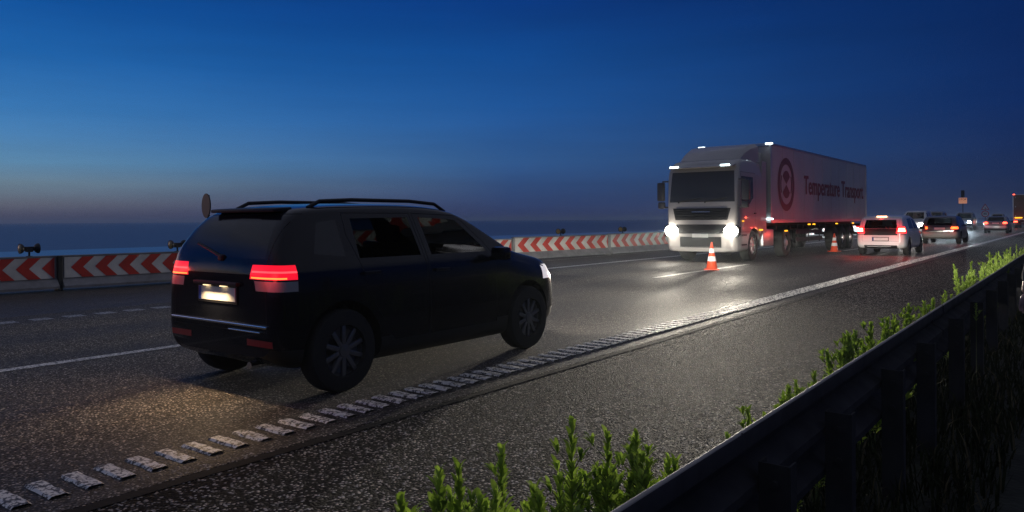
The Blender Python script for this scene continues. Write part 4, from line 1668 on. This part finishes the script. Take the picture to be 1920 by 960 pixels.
weeds = [
    (1.12, 1.20, .82, 4, 'bright green weed at the lower left end of the foreground clump', .10),
    (1.10, 1.27, .82, 4, 'bright green weed second from the left in the foreground clump', .09),
    (1.14, 1.48, .80, 5, 'bushy green weed in the middle of the foreground clump', .11),
    (1.06, 1.52, .70, 5, 'low leafy weed in front of the tall foreground stem', .12),
    (1.10, 1.70, .83, 4, 'tallest green weed of the foreground clump by the guardrail', .07),
    (1.08, 1.88, .76, 5, 'broad green weed right of the tallest foreground stem', .11),
    (1.08, 2.02, .72, 7, 'shaded weed at the right end of the foreground clump', .13),
    (1.00, 2.22, .55, 4, 'sparse dark weed between the foreground clump and the rail', .12),
    (1.04, 2.92, .62, 5, 'small pale green weed at the rail joint', .12),
    (1.04, 3.12, .55, 5, 'low weed just right of the rail joint', .12),
    (1.04, 3.40, .62, 5, 'weed halfway along the rail with two upright tips', .10),
    (1.04, 3.80, .62, 4, 'isolated narrow weed before the tall rail clump', .09),
    (1.04, 3.98, .57, 3, 'little weed at the foot of the tall rail clump', .09),
    (1.08, 4.72, .68, 6, 'leafy weed on the near side of the tall rail clump', .15),
    (1.06, 4.98, .72, 7, 'tall weed with many tips in the rail clump', .16),
    (1.05, 5.42, .70, 7, 'upright weed in the middle of the rail clump', .15),
    (1.05, 5.90, .66, 6, 'spreading weed on the far side of the rail clump', .16),
    (1.05, 6.40, .70, 5, 'pointed weed ending the rail clump', .13),
    (1.04, 7.4, .66, 5, 'weed standing alone beyond the rail clump', .14),
    (1.05, 8.1, .66, 5, 'short weed beyond the lone one by the rail', .15),
    (1.10, 10.6, .82, 7, 'tall dark green weed opening the far row', .18),
    (1.06, 11.3, .78, 7, 'second weed of the far row by the rail', .2),
    (1.08, 12.4, .84, 8, 'tallest weed of the far row by the rail', .22),
    (1.05, 13.6, .82, 8, 'full weed in the middle of the far row', .22),
    (1.06, 15.0, .82, 8, 'weed in the farther half of the far row', .24),
    (1.06, 16.6, .80, 8, 'hazy weed near the right picture edge', .26),
    (1.06, 18.6, .80, 8, 'farthest visible weed at the right picture edge', .28),
    (1.06, 21.0, .80, 8, 'weed just beyond the right picture edge', .3),
]
for i, (d, t, h_, ns, lab, spd) in enumerate(weeds):
    weed(d, t, h_, ns, lab, spd, 1.0 if t < 4 else 1.15, 40 + i, 1.0 if t < 8 else .62)
for q, (d, t, h_) in enumerate(((1.16, 1.60, .62), (1.10, 1.78, .66), (1.14, 1.96, .60), (1.02, 1.80, .58), (1.06, 2.10, .52), (1.10, 1.40, .62))):
    weed(d, t, h_, 5, ('leafy low weed under the tall foreground stems, left part', 'leafy low weed under the tallest foreground stem',
                       'bushy low weed on the road side of the foreground clump', 'low weed pressed against the rail in the foreground',
                       'dim low weed closing the foreground clump at right', 'low leafy weed under the middle of the foreground clump')[q], .12, 1.05, 140 + q)
weed(.66, 1.66, .60, 2, 'small green sprig growing behind the guardrail near the bottom', .05, .9, 91)
weed(.70, 7.2, .66, 1, 'upper small sprig behind the rail at right', .05, .9, 93, .6, .78)

rnd = random.Random(5)
bm = bmesh.new()
for k in range(15000):
    t = .4 + 34 * rnd.random() ** 1.7
    d = 1.28 - .95 * rnd.random() ** 1.3
    h_ = (.05 + .16 * rnd.random()) * (1.0 if d < 1.1 else .6)
    a = rnd.random() * 6.283
    lean = Vector((math.cos(a), math.sin(a), 0)) * h_ * (.2 + .7 * rnd.random())
    wv = Vector((-math.sin(a), math.cos(a), 0)) * (.003 + .003 * rnd.random()) * (1 + t * .06)
    b = P(d, t, -.03)
    m_ = b + lean * .35 + Vector((0, 0, h_ * .65))
    tp = b + lean + Vector((0, 0, h_))
    v0, v1, v2, v3, v4 = [bm.verts.new(q) for q in (b - wv, b + wv, m_ + wv * .8, m_ - wv * .8, tp)]
    mi_ = 1 if rnd.random() < .10 else 0
    bm.faces.new((v0, v1, v2, v3)).material_index = mi_
    bm.faces.new((v3, v2, v4)).material_index = mi_
tag(mobj('grass', bm, [mat('dark_grass', (.014, .019, .007), .95, spec=.05), mat('dry_straw', (.09, .075, .04), .95, spec=.05)]), kind='stuff')

# ------------------------------------------------------------------ bystander at the right picture edge


def skin_mesh(name, verts, edges, radii, m, parent, root=0, sub=2):
    me = bpy.data.meshes.new(name)
    me.from_pydata(verts, edges, [])
    o = bpy.data.objects.new(name, me)
    COL.objects.link(o)
    o.modifiers.new('skin', 'SKIN')
    sm = o.modifiers.new('sub', 'SUBSURF')
    sm.levels = sub
    for i, r in enumerate(radii):
        r = r if isinstance(r, tuple) else (r, r)
        me.skin_vertices[0].data[i].radius = r
        me.skin_vertices[0].data[i].use_root = (i == root)
    dg = bpy.context.evaluated_depsgraph_get()
    dg.update()
    out = bpy.data.meshes.new_from_object(o.evaluated_get(dg))
    bpy.data.objects.remove(o)
    out.materials.clear()
    for mm in (m if isinstance(m, list) else [m]):
        out.materials.append(mm)
    for p in out.polygons:
        p.use_smooth = True
    ob = bpy.data.objects.new(name, out)
    return link(ob, parent)


per = empty('person', P(.08, 7.05, -.03), R(120), 'person in a dark jacket behind the guardrail, only an arm and hand in view', 'person')
# local +x is where the person faces, +y the person's left
V = [(0, 0, .95), (0, 0, 1.15), (0, 0, 1.38), (0, 0, 1.50), (.01, 0, 1.58), (.02, 0, 1.68),
     (0, .19, 1.44), (-.04, .25, 1.15), (.06, .27, .90), (.09, .27, .82),
     (0, -.19, 1.44), (-.04, -.25, 1.15), (.06, -.27, .90), (.09, -.27, .82),
     (0, .10, .90), (.02, .11, .50), (-.02, .11, .08), (.12, .12, .05),
     (0, -.10, .90), (.02, -.11, .50), (-.02, -.11, .08), (.12, -.12, .05)]
E_ = [(0, 1), (1, 2), (2, 3), (3, 4), (4, 5), (2, 6), (6, 7), (7, 8), (8, 9), (2, 10), (10, 11), (11, 12), (12, 13), (0, 14), (14, 15), (15, 16), (16, 17), (0, 18), (18, 19), (19, 20), (20, 21)]
RD = [(.15, .12), (.15, .11), (.17, .12), .06, .055, .09, .065, .05, .035, .03, .065, .05, .035, .03, .085, .06, .045, .04, .085, .06, .045, .04]
bodyo = skin_mesh('body', V, E_, RD, [M_SKIN], per)
# clothing follows the body: a jacket and trousers grown from the same skeleton, a little thicker
skin_mesh('jacket', V[:4] + [V[6], V[7], V[8], V[10], V[11], V[12]], [(0, 1), (1, 2), (2, 3), (2, 4), (4, 5), (5, 6), (2, 7), (7, 8), (8, 9)],
          [(.18, .15), (.18, .14), (.20, .15), .075, .085, .068, .052, .085, .068, .052], M_JACKET, per)
skin_mesh('trousers', [V[0], V[14], V[15], V[16], V[18], V[19], V[20]], [(0, 1), (1, 2), (2, 3), (0, 4), (4, 5), (5, 6)],
          [(.17, .14), .10, .075, .06, .10, .075, .06], M_TROUSER, per)
bm = bmesh.new()
bmesh.ops.create_uvsphere(bm, u_segments=20, v_segments=14, radius=1)
bmesh.ops.transform(bm, matrix=Matrix.Translation((.0, 0, 1.73)) @ Matrix.Diagonal((.105, .088, .095, 1)), verts=bm.verts)
mobj('hair', bm, M_HAIR, per, 180)
bm = bmesh.new()
box(bm, (.105, 0, 1.655), (.03, .028, .045), bevel=.01)
mobj('nose', bm, M_SKIN, per, 60)
for s in (1, -1):
    bm = bmesh.new()
    vs, es, rs = [(.09, s * .27, .82), (.105, s * .27, .76)], [(0, 1)], [.028, .034]
    for k, (dy, ln) in enumerate(((-.028, .065), (-.010, .075), (.010, .070), (.027, .055))):
        i = len(vs)
        bx = .105
        vs += [(bx + dy * .6, s * .27 + dy * .8, .735), (bx + dy * .6 + .008, s * .27 + dy * .8, .735 - ln * .55), (bx + dy * .6 - .008, s * .27 + dy * .8, .735 - ln)]
        es += [(1, i), (i, i + 1), (i + 1, i + 2)]
        rs += [.010, .009, .007]
    i = len(vs)
    vs += [(.14, s * .255, .785), (.152, s * .25, .745)]
    es += [(1, i), (i, i + 1)]
    rs += [.012, .009]
    bm.free()
    skin_mesh('hand', vs, es, rs, M_SKIN, per, 0, 2)

# ------------------------------------------------------------------ thin haze added to hint at lamp bloom and pale the sea
bm = bmesh.new()
box(bm, (-500, 1000, 4.5), (7100, 8100, 14.0))
m = bpy.data.materials.new('haze')
m.use_nodes = True
t = NT(m.node_tree)
v = t.n('ShaderNodeVolumePrincipled')
v.inputs['Color'].default_value = (.80, .92, 1, 1)
v.inputs['Density'].default_value = .0006
v.inputs['Anisotropy'].default_value = .5
o = t.n('ShaderNodeOutputMaterial')
t.l(v.outputs[0], o.inputs['Volume'])
tag(mobj('haze', bm, m), kind='stuff')
